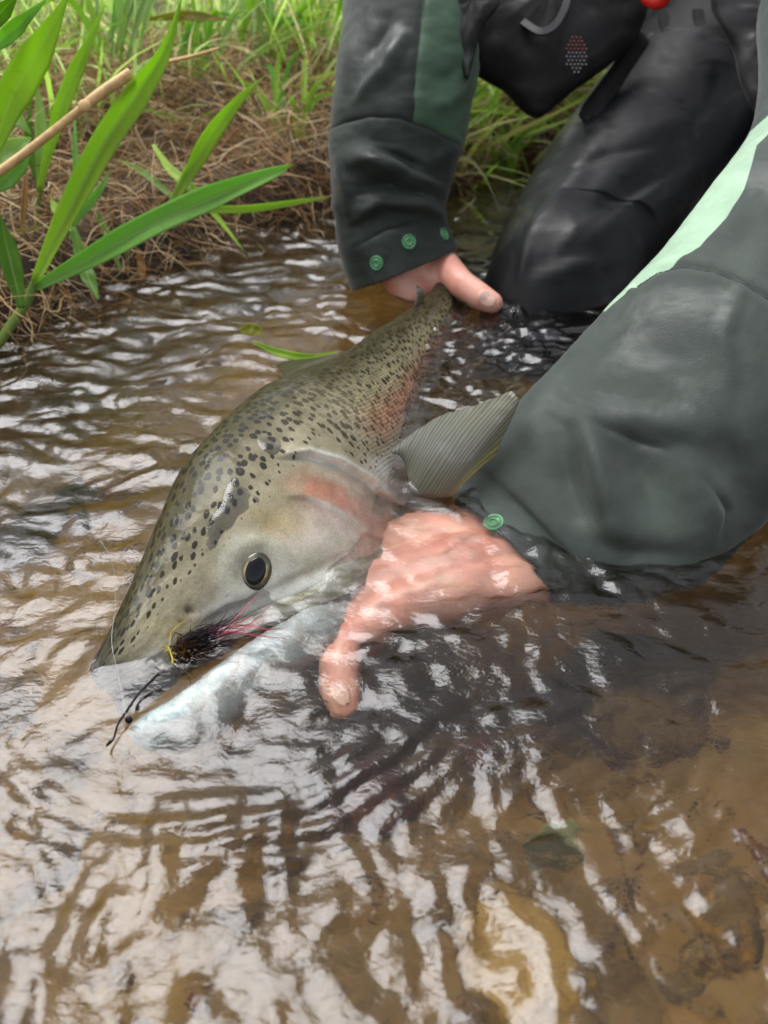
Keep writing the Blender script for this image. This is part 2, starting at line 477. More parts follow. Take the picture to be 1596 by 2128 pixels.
me = mesh_np('ground', np.stack([GX, GY, GZ], -1).reshape(-1, 3), [grid_faces(len(gy), len(gx))])
ground = link('ground', me, M_GROUND, kind='structure', label='brown silty stream bed rising to an earth bank and meadow', cat='ground')

# ------------------------------------------------------------------ the trout
NPH = 300
#         L(px)        R(px)        centre z  roll  width/height
ST = [((190, 1408), (203, 1430), -0.006, 30, 0.80), ((187, 1392), (214, 1442), -0.005, 30, 0.80),
      ((196, 1362), (262, 1430), -0.006, 32, 0.80),
      ((228, 1295), (345, 1398), -0.003, 36, 0.74),
      ((268, 1200), (455, 1335), 0.0, 40, 0.68),
      ((298, 1130), (575, 1290), 0.002, 43, 0.64),
      ((335, 1050), (700, 1255), 0.002, 45, 0.62),
      ((404, 986), (795, 1169), -0.001, 45, 0.62),
      ((492, 919), (838, 1051), -0.006, 42, 0.62),
      ((582, 877), (868, 977), -0.012, 36, 0.62),
      ((669, 831), (890, 901), -0.018, 32, 0.60),
      ((745, 769), (912, 824), -0.021, 28, 0.58),
      ((811, 715), (934, 761), -0.020, 24, 0.56),
      ((860, 664), (958, 716), -0.020, 20, 0.54),
      ((879, 631), (976, 693), -0.022, 18, 0.52),
      ((897, 601), (990, 662), -0.026, 16, 0.46),
      ((908, 580), (992, 640), -0.030, 16, 0.40)]
def fish_loft(ST, nu, nph):
    S = spline([[*l, *r, z, ro, q] for l, r, z, ro, q in ST], nu)
    L = S[:, 0:2]; R = S[:, 2:4]; zc = S[:, 4]; ro = np.radians(S[:, 5]); q = S[:, 6]
    ph = np.linspace(-np.pi, np.pi, nph, endpoint=False)
    c = np.array([PZ(*((l + r) / 2), z) for l, r, z in zip(L, R, zc)])
    X = np.array([PZ(*r, z) - PZ(*l, z) for l, r, z in zip(L, R, zc)])
    a = np.linalg.norm(X, axis=1) / 2; X = unit(X)
    Z = np.array([0, 0, 1.0])
    D = Z * np.cos(ro)[:, None] - X * np.sin(ro)[:, None]
    W = X * np.cos(ro)[:, None] + Z * np.sin(ro)[:, None]
    nn = unit(R - L); Wd = np.linalg.norm(R - L, axis=1)
    for it in range(8):
        P = c[:, None] + a[:, None, None] * (np.cos(ph)[None, :, None] * D[:, None] + q[:, None, None] * np.sin(ph)[None, :, None] * W[:, None])
        x, y, d = proj(P)
        e = (x - L[:, :1]) * nn[:, :1] + (y - L[:, 1:]) * nn[:, 1:]
        lo, hi = e.min(1), e.max(1)
        a = a * (Wd / (hi - lo))
        x0, y0, d0 = proj(c); x1, y1, _ = proj(c + X * 1e-3)
        ppm = np.hypot(x1 - x0, y1 - y0) / 1e-3
        c = c + X * (((Wd - hi - lo) / 2) / ppm)[:, None]
    return P, c, a, q, D, W, ph
P, FC, FA, FQ, FD, FW, PH = fish_loft(ST, 560, NPH)
arc = np.concatenate([[0], np.cumsum(np.linalg.norm(np.diff(FC, axis=0), axis=1))])
NRM = unit(np.cos(PH)[None, :, None] * FD[:, None] * FQ[:, None, None] + np.sin(PH)[None, :, None] * FW[:, None])
x, y, d = proj(P)
AR = np.broadcast_to(arc[:, None], x.shape); PHG = np.broadcast_to(PH[None, :], x.shape)
UG = np.broadcast_to(np.linspace(0, 1, len(arc))[:, None], x.shape)
left = sstep(-0.5, 0.3, PHG) * sstep(3.1, 2.7, PHG)          # the side turned up

OPER = [(560, 952), (640, 950), (705, 968), (765, 1005), (800, 1042), (822, 1078)]
PREOP = [(585, 1030), (640, 1038), (700, 1062), (745, 1095), (775, 1130)]
do, so_, to_ = seg_dist(x, y, OPER); dp, sp_, tp_ = seg_dist(x, y, PREOP)
sdo = -do * so_            # positive on the head side
sdp = -dp * sp_
disp = np.zeros_like(x)
og = sstep(0.0, 0.15, to_) * sstep(1.0, 0.96, to_) * 0 + sstep(0.0, 0.2, to_)
disp += left * og * 0.0058 * np.where(sdo > -2, np.exp(-np.clip(sdo, 0, None) / 90), 0) * sstep(-3, 4, sdo)
disp += left * 0.0020 * sstep(0.0, 0.2, tp_) * np.exp(-np.clip(sdp, 0, None) / 60) * sstep(-4, 4, sdp)
disp -= left * 0.0012 * np.exp(-(do / 7) ** 2) * og * (sdo < 0)
EYE_PX = (531, 1186)
de = np.hypot(x - EYE_PX[0], (y - EYE_PX[1]))
disp += left * (0.0009 * np.exp(-((de - 56) / 20) ** 2) - 0.0024 * np.exp(-(de / 36) ** 2))
# maxilla ridge and the crease under it
MAX = [(330, 1392), (430, 1330), (520, 1288), (610, 1245), (700, 1205), (760, 1172)]
dm, sm_, tm_ = seg_dist(x, y, MAX)
disp += left * 0.0022 * np.exp(-(dm / 20) ** 2) * sstep(0, 0.1, tm_) * sstep(1.0, 0.85, tm_)
disp -= left * 0.0016 * np.exp(-((dm * sm_ + 34) / 12) ** 2) * sstep(0.15, 0.3, tm_) * sstep(1.0, 0.85, tm_)
# nostril
dn_ = np.hypot(x - 395, y - 1268); disp -= left * 0.0025 * np.exp(-(dn_ / 9) ** 2)
dml, _, tml = seg_dist(x, y, [(345, 1372), (450, 1310), (560, 1262), (660, 1222), (740, 1176)])
disp -= left * 0.0014 * np.exp(-(dml / 5) ** 2) * sstep(0, 0.15, tml) * sstep(1.0, 0.8, tml)
disp += 0.0006 * fbm(AR * 60, PHG * 3, 3, 3)
P2 = P + NRM * disp[..., None]

# colour of the skin by place on the body
def lin(*c): return np.array([((v / 255) / 12.92 if v <= 10 else (((v / 255) + 0.055) / 1.055) ** 2.4) for v in c])
col = np.zeros(x.shape + (3,))
back = lin(66, 61, 36); flank = lin(146, 139, 116); pale = lin(196, 194, 188); belly = lin(222, 224, 222)
aph = np.degrees(PHG)
def mixc(a, b, t): return a + (b - a) * t[..., None]
col[:] = back
nzc = fbm(AR * 30, PHG * 4, 3, 31) * 12
col = mixc(col, flank, sstep(25, 75, np.abs(aph) + nzc))
col = mixc(col, pale, sstep(85, 115, np.abs(aph) + nzc))
col = mixc(col, belly, sstep(120, 145, np.abs(aph) + nzc))
bodyw = sstep(0.50, 0.58, UG)
col = mixc(col, lin(188, 132, 108), 0.75 * np.exp(-((aph - 82) / 13) ** 2) * bodyw * sstep(0.93, 0.7, UG))
col = mixc(col, lin(150, 146, 100), 0.3 * np.exp(-((aph - 62) / 14) ** 2) * bodyw)
# cheek, gill cover
chk = sstep(150, 60, np.hypot((x - 680) / 1.0, (y - 1130) / 0.8)) * left
col = mixc(col, lin(222, 204, 194), 0.9 * chk)
chk2 = left * sstep(40, 130, de) * sstep(0, 60, x - 470) * sstep(-20, 40, (y - 1090) - (x - 600) * -0.05) * (UG < 0.5)
col = mixc(col, lin(212, 206, 192), 0.8 * chk2)
opm = np.exp(-(((x - 705 + (y - 1022) * -0.6) / 92) ** 2 + ((y - 1022) / 46) ** 2) ** 1.5) * left
col = mixc(col, lin(178, 104, 84), 0.95 * opm * (0.7 + 0.6 * fbm(x / 30, y / 30, 3, 8)))
opm2 = np.exp(-((sdp - 22) / 16) ** 2) * left * sstep(0.1, 0.4, tp_) * (dp < 60)
col = mixc(col, lin(198, 140, 118), 0.55 * opm2)
rim = np.exp(-((do - 1) / 9) ** 2) * left * sstep(0.05, 0.3, to_)
col = mixc(col, lin(236, 234, 226), 0.95 * rim)
post = np.exp(-((sdo + 24) / 16) ** 2) * left * sstep(0.1, 0.4, to_) * (do < 60)
col = mixc(col, lin(196, 188, 170), 0.6 * post)
rimp = np.exp(-(dp / 5) ** 2) * left * sstep(0.15, 0.4, tp_)
col = mixc(col, lin(228, 222, 212), 0.9 * rimp)
mt_, _, tmt = seg_dist(x, y, [(345, 1372), (450, 1310), (560, 1262), (660, 1222), (740, 1176)])
mln = np.exp(-(mt_ / 4.5) ** 2) * left * sstep(0, 0.15, tmt) * sstep(1.0, 0.8, tmt)
col = mixc(col, lin(84, 74, 56), 0.6 * mln)
for nx0, ny0, nr0 in ((396, 1270, 9), (374, 1290, 6)):
    col = mixc(col, lin(34, 28, 22), 0.85 * left * np.exp(-(((x - nx0) / nr0) ** 2 + ((y - ny0) / (nr0 * 0.7)) ** 2)))
# snout dark, jaw edge pale
sn = np.exp(-((x - 205) ** 2 + (y - 1385) ** 2) / 60 ** 2)
col = mixc(col, lin(50, 46, 40), 0.8 * sn)
lipm = np.exp(-((x - 235) ** 2 / 55 ** 2 + (y - 1445) ** 2 / 26 ** 2))
col = mixc(col, lin(132, 122, 92), 0.6 * lipm)
jawm = left * np.exp(-(dm / 26) ** 2) * sstep(0.1, 0.4, tm_)
col = mixc(col, lin(214, 216, 214), 0.75 * jawm)
yel = left * np.exp(-(((x - 400) / 60) ** 2 + ((y - 1310) / 28) ** 2))
col = mixc(col, lin(178, 160, 96), 0.6 * yel)
film_glare = left * np.exp(-((de - 62) / 24) ** 2)
col = mixc(col, lin(196, 198, 186), 0.5 * film_glare)  # pale ring round the eye: reflection of the water film, painted into the tint
yel2 = left * np.exp(-(((x - 590) / 60) ** 2 + ((y - 1090) / 36) ** 2))
col = mixc(col, lin(168, 148, 84), 0.55 * yel2)
dgr = left * np.exp(-(((x - 640) / 46) ** 2 + ((y - 1170) / 30) ** 2))
col = mixc(col, lin(150, 158, 128), 0.5 * dgr)
spots = np.clip(sstep(120, 70, np.abs(aph)), 0, 1)
spots = np.where(UG < 0.48, sstep(82, 52, np.abs(aph)) * 0.9, spots)
spots = spots * (1 - 0.95 * chk) * (1 - np.clip(opm * 2.5, 0, 1)) * (1 - 0.9 * np.clip(rim + rimp + post, 0, 1))
spots = spots * sstep(0.02, 0.08, UG) * (1 - left * np.exp(-(de / 75) ** 4)) * (1 - np.clip(jawm * 2, 0, 1))
fine = sstep(0.42, 0.62, UG) * sstep(110, 60, np.abs(aph))
silver = np.clip(0.15 + 0.85 * sstep(60, 100, np.abs(aph)), 0, 1)
V, F = loft(P2)
circ = FA * (1 + FQ) / 2
def padv(a, c0=0.0): return np.concatenate([np.asarray(a).reshape(-1), [c0, c0]])
skinuv = np.stack([AR, PHG * 0.045 * (0.6 + 0.4 * circ[:, None] / circ.max())], -1).reshape(-1, 2)
skinuv = np.vstack([skinuv, skinuv[:1], skinuv[-1:]])
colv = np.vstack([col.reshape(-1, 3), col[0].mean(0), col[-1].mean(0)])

# lower jaw, its own loft inside the same skin
SJ = [((270, 1532), (282, 1550), -0.009, 20, 0.8), ((276, 1512), (312, 1568), -0.009, 20, 0.8),
      ((302, 1490), (364, 1576), -0.010, 20, 0.75),
      ((365, 1452), (452, 1552), -0.011, 22, 0.7),
      ((440, 1402), (528, 1478), -0.012, 25, 0.7),
      ((530, 1345), (630, 1405), -0.014, 28, 0.7),
      ((630, 1285), (722, 1340), -0.018, 30, 0.7),
      ((720, 1215), (800, 1260), -0.045, 32, 0.7),
      ((770, 1130), (850, 1150), -0.046, 32, 0.7)]
PJ, *_ = fish_loft(SJ, 160, 80)
xj, yj, _ = proj(PJ)
PJ = PJ + 0.0014 * fbm(xj / 50, yj / 30, 4, 77)[..., None] * np.array([0, 0, 1.0])
VJ, FJ = loft(PJ)
cj = np.tile(lin(186, 196, 196), (len(VJ), 1))
xj2, yj2, _ = proj(VJ)
nj = sstep(-0.3, 0.5, fbm(xj2 / 60, yj2 / 60, 4, 15))[:, None]
cj = cj * (1 - 0.6 * nj) + lin(178, 166, 150) * 0.6 * nj
nk = sstep(0.0, 0.5, fbm(xj2 / 35, yj2 / 22, 4, 63))[:, None]; cj = cj * (1 - 0.22 * nk) + lin(140, 142, 146) * 0.22 * nk
tp = sstep(420, 300, xj2)[:, None] * 0.5
cj = cj * (1 - tp) + lin(160, 190, 190) * tp
# bone of the upper jaw (maxilla) lying along the mouth line
def z_on(px_, py_):
    h_ = FISH0.ray_cast(Vector(CAM), Vector(ray(px_, py_))); return (h_[0][2] if h_[0] is not None else 0.004)
FISH0 = BVHTree.FromPolygons([tuple(v) for v in V], [tuple(int(i) for i in f) for fa_ in F for f in fa_])
SX = [((318, 1378), (334, 1402)), ((398, 1325), (424, 1362)), ((498, 1272), (524, 1314)), ((608, 1222), (636, 1272)), ((716, 1172), (748, 1228)), ((782, 1140), (806, 1178))]
SX = [(l, r, z_on((l[0] * 2 + r[0]) / 3, (l[1] * 2 + r[1]) / 3) - 0.0016, 58, 0.24) for l, r in SX]
PX_, *_ = fish_loft(SX, 90, 40)
VX, FX = loft(PX_)
xx2, yy2, _ = proj(VX)
nx_ = sstep(-0.3, 0.4, fbm(xx2 / 50, yy2 / 14, 4, 19))[:, None]
cx_ = lin(192, 190, 180) * (1 - nx_) + lin(140, 136, 112) * nx_
# dark roof and floor of the open mouth between the jaws
SM = [((214, 1438), (285, 1512), -0.026, 20, 0.5), ((262, 1428), (330, 1490), -0.030, 20, 0.5), ((345, 1395), (420, 1440), -0.034, 25, 0.5),
      ((450, 1340), (520, 1375), -0.038, 28, 0.5), ((575, 1285), (640, 1310), -0.041, 30, 0.5)]
PM, *_ = fish_loft(SM, 60, 40)
VM, FM = loft(PM)
cm = np.tile(lin(96, 82, 84), (len(VM), 1))
Vall, Fall = join([(V, F), (VJ, FJ), (VM, FM), (VX, FX)])
me = mesh_np('body', Vall, Fall)
nj_, nm_ = len(VJ), len(VM) + len(VX)
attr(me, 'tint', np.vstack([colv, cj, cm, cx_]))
attr(me, 'spots', np.concatenate([padv(spots), np.zeros(nj_ + nm_)]))
attr(me, 'fine', np.concatenate([padv(fine), np.zeros(nj_ + nm_)]))
attr(me, 'silver', np.concatenate([padv(silver), np.full(nj_, 0.3), np.zeros(nm_)]))
attr(me, 'scaly', np.concatenate([padv(sstep(0.44, 0.55, UG)), np.zeros(nj_ + nm_)]))
uvattr(me, 'skin', np.vstack([skinuv, VJ[:, :2] + 2, VM[:, :2] + 3, VX[:, :2] + 4]))
fish = empty('rainbow_trout', None, 'large olive rainbow trout with black spots held at the water surface', 'fish')
link('body', me, M_FISH, fish)
FISH_BVH = BVHTree.FromPolygons([tuple(v) for v in Vall], [tuple(int(i) for i in f) for fa in Fall for f in fa])

def on_fish(px, py):
    r = ray(px, py); hit = FISH_BVH.ray_cast(Vector(CAM), Vector(r))
    return np.array(hit[0]), np.array(hit[1])

# eye
ep, en = on_fish(*EYE_PX)
if en @ (CAM - ep) < 0: en = -en
en = unit(en * 0.75 + unit(CAM - ep) * 0.25)
def disc_dome(c, n, r, h, sy=1.0, nr=14, m=40, sx_dir=None):
    A = unit(np.cross(n, sx_dir if sx_dir is not None else np.array([0, 0, 1.0]))); B = np.cross(n, A)
    th = np.linspace(0, 2 * np.pi, m, endpoint=False)
    rings = []
    for k in range(nr):
        s = math.cos(k / (nr - 1) * (math.pi / 2) * 0.98); z = math.sin(k / (nr - 1) * math.pi / 2)
        rings.append(c + n * h * z + s * r * (np.cos(th)[:, None] * A + sy * np.sin(th)[:, None] * B))
    return loft(np.array(rings))
def mat_iris():
    t = NT('trout_iris'); p = t.attr('rad').outputs['Fac']
    nz = t.noise(500, 4, 0.7, t.pos())
    c = t.ramp(t.math('ADD', p, t.math('MULTIPLY_ADD', nz, 0.35, -0.17)), [(0.50, (0.55, 0.40, 0.19)), (0.57, (0.26, 0.20, 0.09)), (0.66, (0.09, 0.085, 0.04)), (0.85, (0.03, 0.03, 0.018))])
    return t.done(t.principled(color=c, rough=0.3, metal=0.45, coat=1.0, coat_rough=0.02))
ER = 0.0096
EUP = AU * 0.95 + AX * 0.25
Ve, Fe = disc_dome(ep - en * 0.0024, en, ER, 0.0062, 1.32, sx_dir=EUP)
me = mesh_np('eyeball', Ve, Fe)
rel = Ve - ep; rr = np.linalg.norm(rel - (rel @ en)[:, None] * en, axis=1) / ER
attr(me, 'rad', rr / 1.15)
eye = link('eyeball', me, mat_iris(), fish)
M_PUPIL = mat_plain('pupil_black', (0.003, 0.004, 0.007), 0.12, 0.1, 100, 0.0, spec=0.35)
Vp, Fp = disc_dome(ep + en * 0.0022, en, 0.0056, 0.0022, 1.40, sx_dir=EUP)
link('pupil', mesh_np('pupil', Vp, Fp), M_PUPIL, eye)

# pectoral fin: a fan of rays from its root to its edge
def fan(rootpx, edgepx, zr, ze, n=60, m=28, bow=0.006):
    r = spline([[*PZ(a, b, z)] for (a, b), z in zip(rootpx, zr)], n)
    e = spline([[*PZ(a, b, z)] for (a, b), z in zip(edgepx, ze)], n)
    e = e + (e - r) * (0.035 * noise(np.linspace(0, 17, n), np.full(n, 3.3), 5) + 0.02 * noise(np.linspace(0, 55, n), np.full(n, 7.3), 6))[:, None]
    t = np.linspace(0, 1, m)[None, :, None]
    G = r[:, None] * (1 - t) + e[:, None] * t
    nn = unit(np.cross(e[-1] - r[0], e[0] - r[-1]))
    if nn @ (CAM - G.mean((0, 1))) < 0: nn = -nn
    G = G + nn * bow * np.sin(np.pi * t)
    a = np.linspace(0, 1, n)[:, None]
    ridge = np.abs(np.sin(a * np.pi * 21 + 0.9 * t[..., 0] + 1.5 * noise(a * 9, a * 0 + 2.2, 3)))
    G = G + nn * (0.00008 * ridge)[..., None] * t
    B = G - nn * 0.0006
    Vv = np.vstack([G.reshape(-1, 3), B.reshape(-1, 3)])
    k = n * m
    f1 = grid_faces(n, m); f2 = f1[:, ::-1] + k
    rimi = np.concatenate([np.arange(m), np.arange(1, n) * m + m - 1, (n - 1) * m + np.arange(m - 2, -1, -1), np.arange(n - 2, 0, -1) * m])
    r2 = np.roll(rimi, -1)
    f3 = np.stack([r2, rimi, rimi + k, r2 + k], -1)
    return Vv, [np.vstack([f1, f2, f3])], np.tile(np.broadcast_to(a, (n, m)).reshape(-1), 2), np.tile(np.broadcast_to(t[..., 0], (n, m)).reshape(-1), 2)
Vf, Ff, fa, ft = fan([(838, 945), (845, 990), (860, 1025), (905, 1045), (932, 1040)],
                     [(815, 932), (900, 872), (985, 842), (1076, 822), (1030, 945)],
                     [0.006, 0.0, -0.004, -0.006, -0.006], [0.012, 0.034, 0.052, 0.068, 0.030])
me = mesh_np('pectoral_fin', Vf, Ff)
fc = np.tile(lin(142, 144, 134), (len(Vf), 1))
w = sstep(0.86, 0.99, fa)[:, None]; fc = fc * (1 - w) + lin(186, 180, 116) * w
w = (sstep(0.5, 0.0, ft) * 0.5)[:, None]; fc = fc * (1 - w) + lin(130, 128, 96) * w
w = (sstep(0.55, 0.95, ft) * sstep(0.2, 0.7, fa) * 0.25)[:, None]; fc = fc * (1 - w) + lin(150, 146, 96) * w
attr(me, 'tint', fc); uvattr(me, 'fin', np.stack([fa, ft * 0.15], -1))
link('pectoral_fin', me, M_FIN, fish)
# adipose fin, folded dorsal fin and tail fin
Vf, Ff, fa, ft = fan([(862, 640), (880, 632)], [(866, 592), (878, 600)], [0.018, 0.016], [0.030, 0.028], 10, 8, 0.001)
me = mesh_np('adipose_fin', Vf, Ff); attr(me, 'tint', np.tile(lin(78, 78, 62), (len(Vf), 1))); uvattr(me, 'fin', np.stack([fa, ft], -1))
link('adipose_fin', me, M_FIN, fish)
Vf, Ff, fa, ft = fan([(600, 800), (660, 770), (715, 742)], [(572, 758), (600, 750), (668, 742)], [0.012, 0.012, 0.012], [0.002, 0.004, 0.008], 30, 10, 0.002)
me = mesh_np('dorsal_fin', Vf, Ff); attr(me, 'tint', np.tile(lin(84, 84, 60), (len(Vf), 1))); uvattr(me, 'fin', np.stack([fa, ft], -1))
link('dorsal_fin', me, M_FIN, fish)
tc = FC[-1]
Vf, Ff, fa, ft = fan([(905, 592), (930, 612), (955, 632)], [(880, 520), (985, 545), (1060, 600)], [0.012, 0.0, -0.012], [0.01, -0.02, -0.05], 40, 16, 0.002)
me = mesh_np('tail_fin', Vf, Ff); attr(me, 'tint', np.tile(lin(96, 94, 72), (len(Vf), 1))); uvattr(me, 'fin', np.stack([fa, ft], -1))
link('tail_fin', me, M_FIN, fish)

# ------------------------------------------------------------------ the person
person = empty('person', None, 'person kneeling in dark green jacket, black vest and black waders, holding the trout', 'person')

# hands
hand_caps = []
def seg(pts, rads):
    for a, b, ra, rb in zip(pts[:-1], pts[1:], rads[:-1], rads[1:]): hand_caps.append((a, ra, b, rb))
# right hand over the tail: wrist, back of the hand, thumb towards the stream, fingers round the far side
seg([PD(842, 510, .79), PD(862, 560, .775)], [.034, .032])
seg([PD(862, 560, .775), PD(905, 575, .765)], [.030, .021])
seg([PD(835, 580, .765), PD(855, 612, .765)], [.020, .016])
seg([PD(895, 545, .775), PD(920, 552, .760), PD(958, 590, .740), PD(1000, 618, .733), PD(1022, 629, .732)], [.018, .0165, .0135, .0125, .0105])
seg([PD(885, 570, .765), PD(900, 606, .772), PD(930, 622, .790)], [.014, .0115, .010])
seg([PD(860, 590, .765), PD(870, 625, .785), PD(905, 645, .800)], [.013, .011, .010])
seg([PD(840, 600, .770), PD(850, 632, .790), PD(890, 655, .805)], [.012, .011, .010])
seg([PD(822, 595, .775), PD(832, 628, .795), PD(870, 655, .808)], [.011, .010, .009])
# left hand under the throat
def hw(px, py, z): return PW(px, py, z)
seg([hw(1150, 1120, -.045), hw(1060, 1160, -.040), hw(960, 1180, -.038)], [.028, .027, .029])
seg([hw(1040, 1120, -.040), hw(900, 1120, -.042), hw(820, 1140, -.044)], [.024, .025, .022])
seg([hw(1080, 1205, -.036), hw(940, 1225, -.030), hw(830, 1255, -.030), hw(740, 1300, -.030)], [.020, .021, .019, .016])
seg([hw(960, 1180, -.036), hw(800, 1220, -.036), hw(720, 1270, -.036)], [.028, .024, .017])
seg([hw(800, 1275, -.030), hw(715, 1330, -.026), hw(702, 1385, -.027), hw(706, 1448, -.032), hw(710, 1466, -.034)], [.016, .0125, .0115, .0105, .009])
seg([hw(760, 1270, -.038), hw(640, 1300, -.055), hw(560, 1330, -.060)], [.012, .0105, .009])
seg([hw(780, 1230, -.045), hw(660, 1255, -.064), hw(570, 1280, -.070)], [.012, .011, .0095])
seg([hw(790, 1190, -.050), hw(680, 1205, -.070), hw(600, 1225, -.076)], [.012, .011, .0095])
seg([hw(800, 1150, -.052), hw(710, 1160, -.070), hw(640, 1170, -.076)], [.011, .010, .009])
# head, neck and trunk of the same body (above the frame, mirrored in the water)
hc = PD(1180, -600, .98)
fwd = unit(np.array([-0.25, -0.75, -0.6])); upv = unit(np.array([-0.1, -0.5, 0.85])); rt = unit(np.cross(fwd, upv)); upv = np.cross(rt, fwd)
def hp(r, u, f): return hc + rt * r + upv * u + fwd * f
caps = [(hp(0, .03, -.02), .088, hp(0, .035, .025), .080), (hp(0, -.05, .03), .062, hp(0, -.085, .045), .042),
        (hp(0, -.01, .085), .012, hp(0, -.035, .105), .015), (hp(-.082, -.01, -.01), .018, hp(-.085, -.03, -.01), .013), (hp(.082, -.01, -.01), .018, hp(.085, -.03, -.01), .013),
        (hp(0, -.075, .085), .014, hp(0, -.078, .09), .012), (hp(-.03, .02, .083), .011, hp(.03, .02, .083), .011),
        (hp(0, -.06, -.03), .058, hp(0, -.16, -.09), .062),
        (PD(1050, -420, 1.05), .075, PD(1600, -420, 1.05), .075), (PD(1320, -350, 1.10), .09, PD(1420, 40, 1.12), .09), (PD(1050, -420, 1.05), .06, hp(0, -.16, -.09), .06), (PD(1600, -420, 1.05), .06, hp(0, -.16, -.09), .06), (PD(1320, -350, 1.10), .08, hp(0, -.16, -.09), .06)]
def cen(a, b): return (np.asarray(a) + np.asarray(b)) / 2
armR = [PD(842, 520, .785), PD(812, 400, .757), PD(825, 250, .747), PD(845, 50, .748), PD(860, -150, .785), PD(910, -350, .875), PD(1050, -420, 1.05)]
armL = [PW(1150, 1120, -.045), PD(1260, 1000, .515), PD(1440, 830, .50), PD(1560, 680, .50), PD(1680, 460, .53), PD(1730, 200, .62), PD(1730, -120, .79), PD(1600, -400, 1.0), PD(1600, -420, 1.05)]
for A_ in (armR, armL):
    for a_, b_ in zip(A_[:-1], A_[1:]): caps.append((a_, .028, b_, .028))
me = capsule_remesh('body', caps + hand_caps, 0.0020, 6)
body = link('body', me, M_SKIN, person)
me.materials.clear(); me.materials.append(M_SKIN)
for p in me.polygons: p.use_smooth = True
Vh, Fh = mesh_arrays(me)
HAND_BVH = BVHTree.FromPolygons([tuple(v) for v in Vh], Fh)
def surf(bvh, px, py, origin=CAM):
    hit = bvh.ray_cast(Vector(origin), Vector(ray(px, py)))
    if hit[0] is None: return None, None
    n = np.array(hit[1]); p = np.array(hit[0])
    return p, (n if n @ (CAM - p) > 0 else -n)
def nail(px, py, along, w, l):
    p, n = surf(HAND_BVH, px, py)
    if p is None: return
    T = unit(along - (along @ n) * n); S = np.cross(n, T)
    th = np.linspace(0, 2 * np.pi, 24, endpoint=False)
    poly = p + T * (np.cos(th) * l)[:, None] + S * (np.sign(np.sin(th)) * np.abs(np.sin(th)) ** 0.75 * w)[:, None] - n * (np.abs(np.sin(th)) ** 2 * w * 0.25)[:, None]
    V, F = pillow(poly, n, 0.0012, 5)
    link('finger_nail', mesh_np('finger_nail', V, F), M_NAIL, body)
nail(1012, 620, PD(1030, 634, .75) - PD(1000, 612, .75), 0.0070, 0.009)
# thumb nail of the hand under water
tb = hw(708, 1458, -.030)
pn, nn_, _, _ = HAND_BVH.find_nearest(Vector(tb + np.array([0, -0.004, 0.02])))
pn = np.array(pn); nn_ = np.array(nn_); nn_ = nn_ if nn_[2] > 0 else -nn_
T = unit(hw(710, 1466, -.034) - hw(702, 1385, -.027)); T = unit(T - (T @ nn_) * nn_); S = np.cross(nn_, T)
th = np.linspace(0, 2 * np.pi, 24, endpoint=False)
V, F = pillow(pn + T * (np.cos(th) * 0.006)[:, None] + S * (np.sin(th) * 0.0045)[:, None] - nn_ * 0.0004, nn_, 0.0006, 5)
link('finger_nail', mesh_np('finger_nail', V, F), M_NAIL, body)

# sleeves, legs and trunk of clothes: shells through oblique rings
def shell(rings, n, m, ratio=0.9, flip=1):
    """rings: [(Lpoint, Rpoint, ratio?)] world points at the two outlines"""
    Rg = np.array([np.concatenate([a, b]) for a, b in rings])
    S = spline(Rg, n); L = S[:, :3]; R = S[:, 3:]
    c = (L + R) / 2; maj = (R - L) / 2
    T = unit(np.gradient(c, axis=0))
    mn = unit(np.cross(T, maj)) * np.linalg.norm(maj, axis=1)[:, None] * ratio * flip
    th = np.linspace(0, 2 * np.pi, m, endpoint=False)
    G = c[:, None] - np.cos(th)[None, :, None] * maj[:, None] + np.sin(th)[None, :, None] * mn[:, None]
    N = unit(-np.cos(th)[None, :, None] * unit(maj)[:, None] + np.sin(th)[None, :, None] * unit(mn)[:, None])
    return G, N
def folds(x, y, spec):
    """ridges (+) and creases (-) along lines on the cloth, amplitude in m"""
    d = np.zeros_like(x)
    for pts, amp, w in spec:
        dist, side, t = seg_dist(x, y, pts)
        k = np.sin(np.clip(t, 0, 1) * np.pi)
        d += amp * k * np.exp(-(dist / w) ** 2)
    return d
def facing(G, N):
    return sstep(-0.1, 0.25, (N * unit(CAM - G)).sum(-1))
def cloth_mesh(name, G, panel=None, seam=None, caps=True):
    x, y, d = proj(G)
    V, F = loft(G)
    if not caps: F = F[:1]; V = V[:-2]
    me = mesh_np(name, V, F)
    n = len(V) - G.shape[0] * G.shape[1]
    def fl(a, v): return np.concatenate([a.reshape(-1), np.full(n, v)])
    attr(me, 'panel', fl(np.full(x.shape, -50.0) if panel is None else panel, -50.0))
    attr(me, 'seam', fl(np.full(x.shape, 50.0) if seam is None else seam, 50.0))
    return me

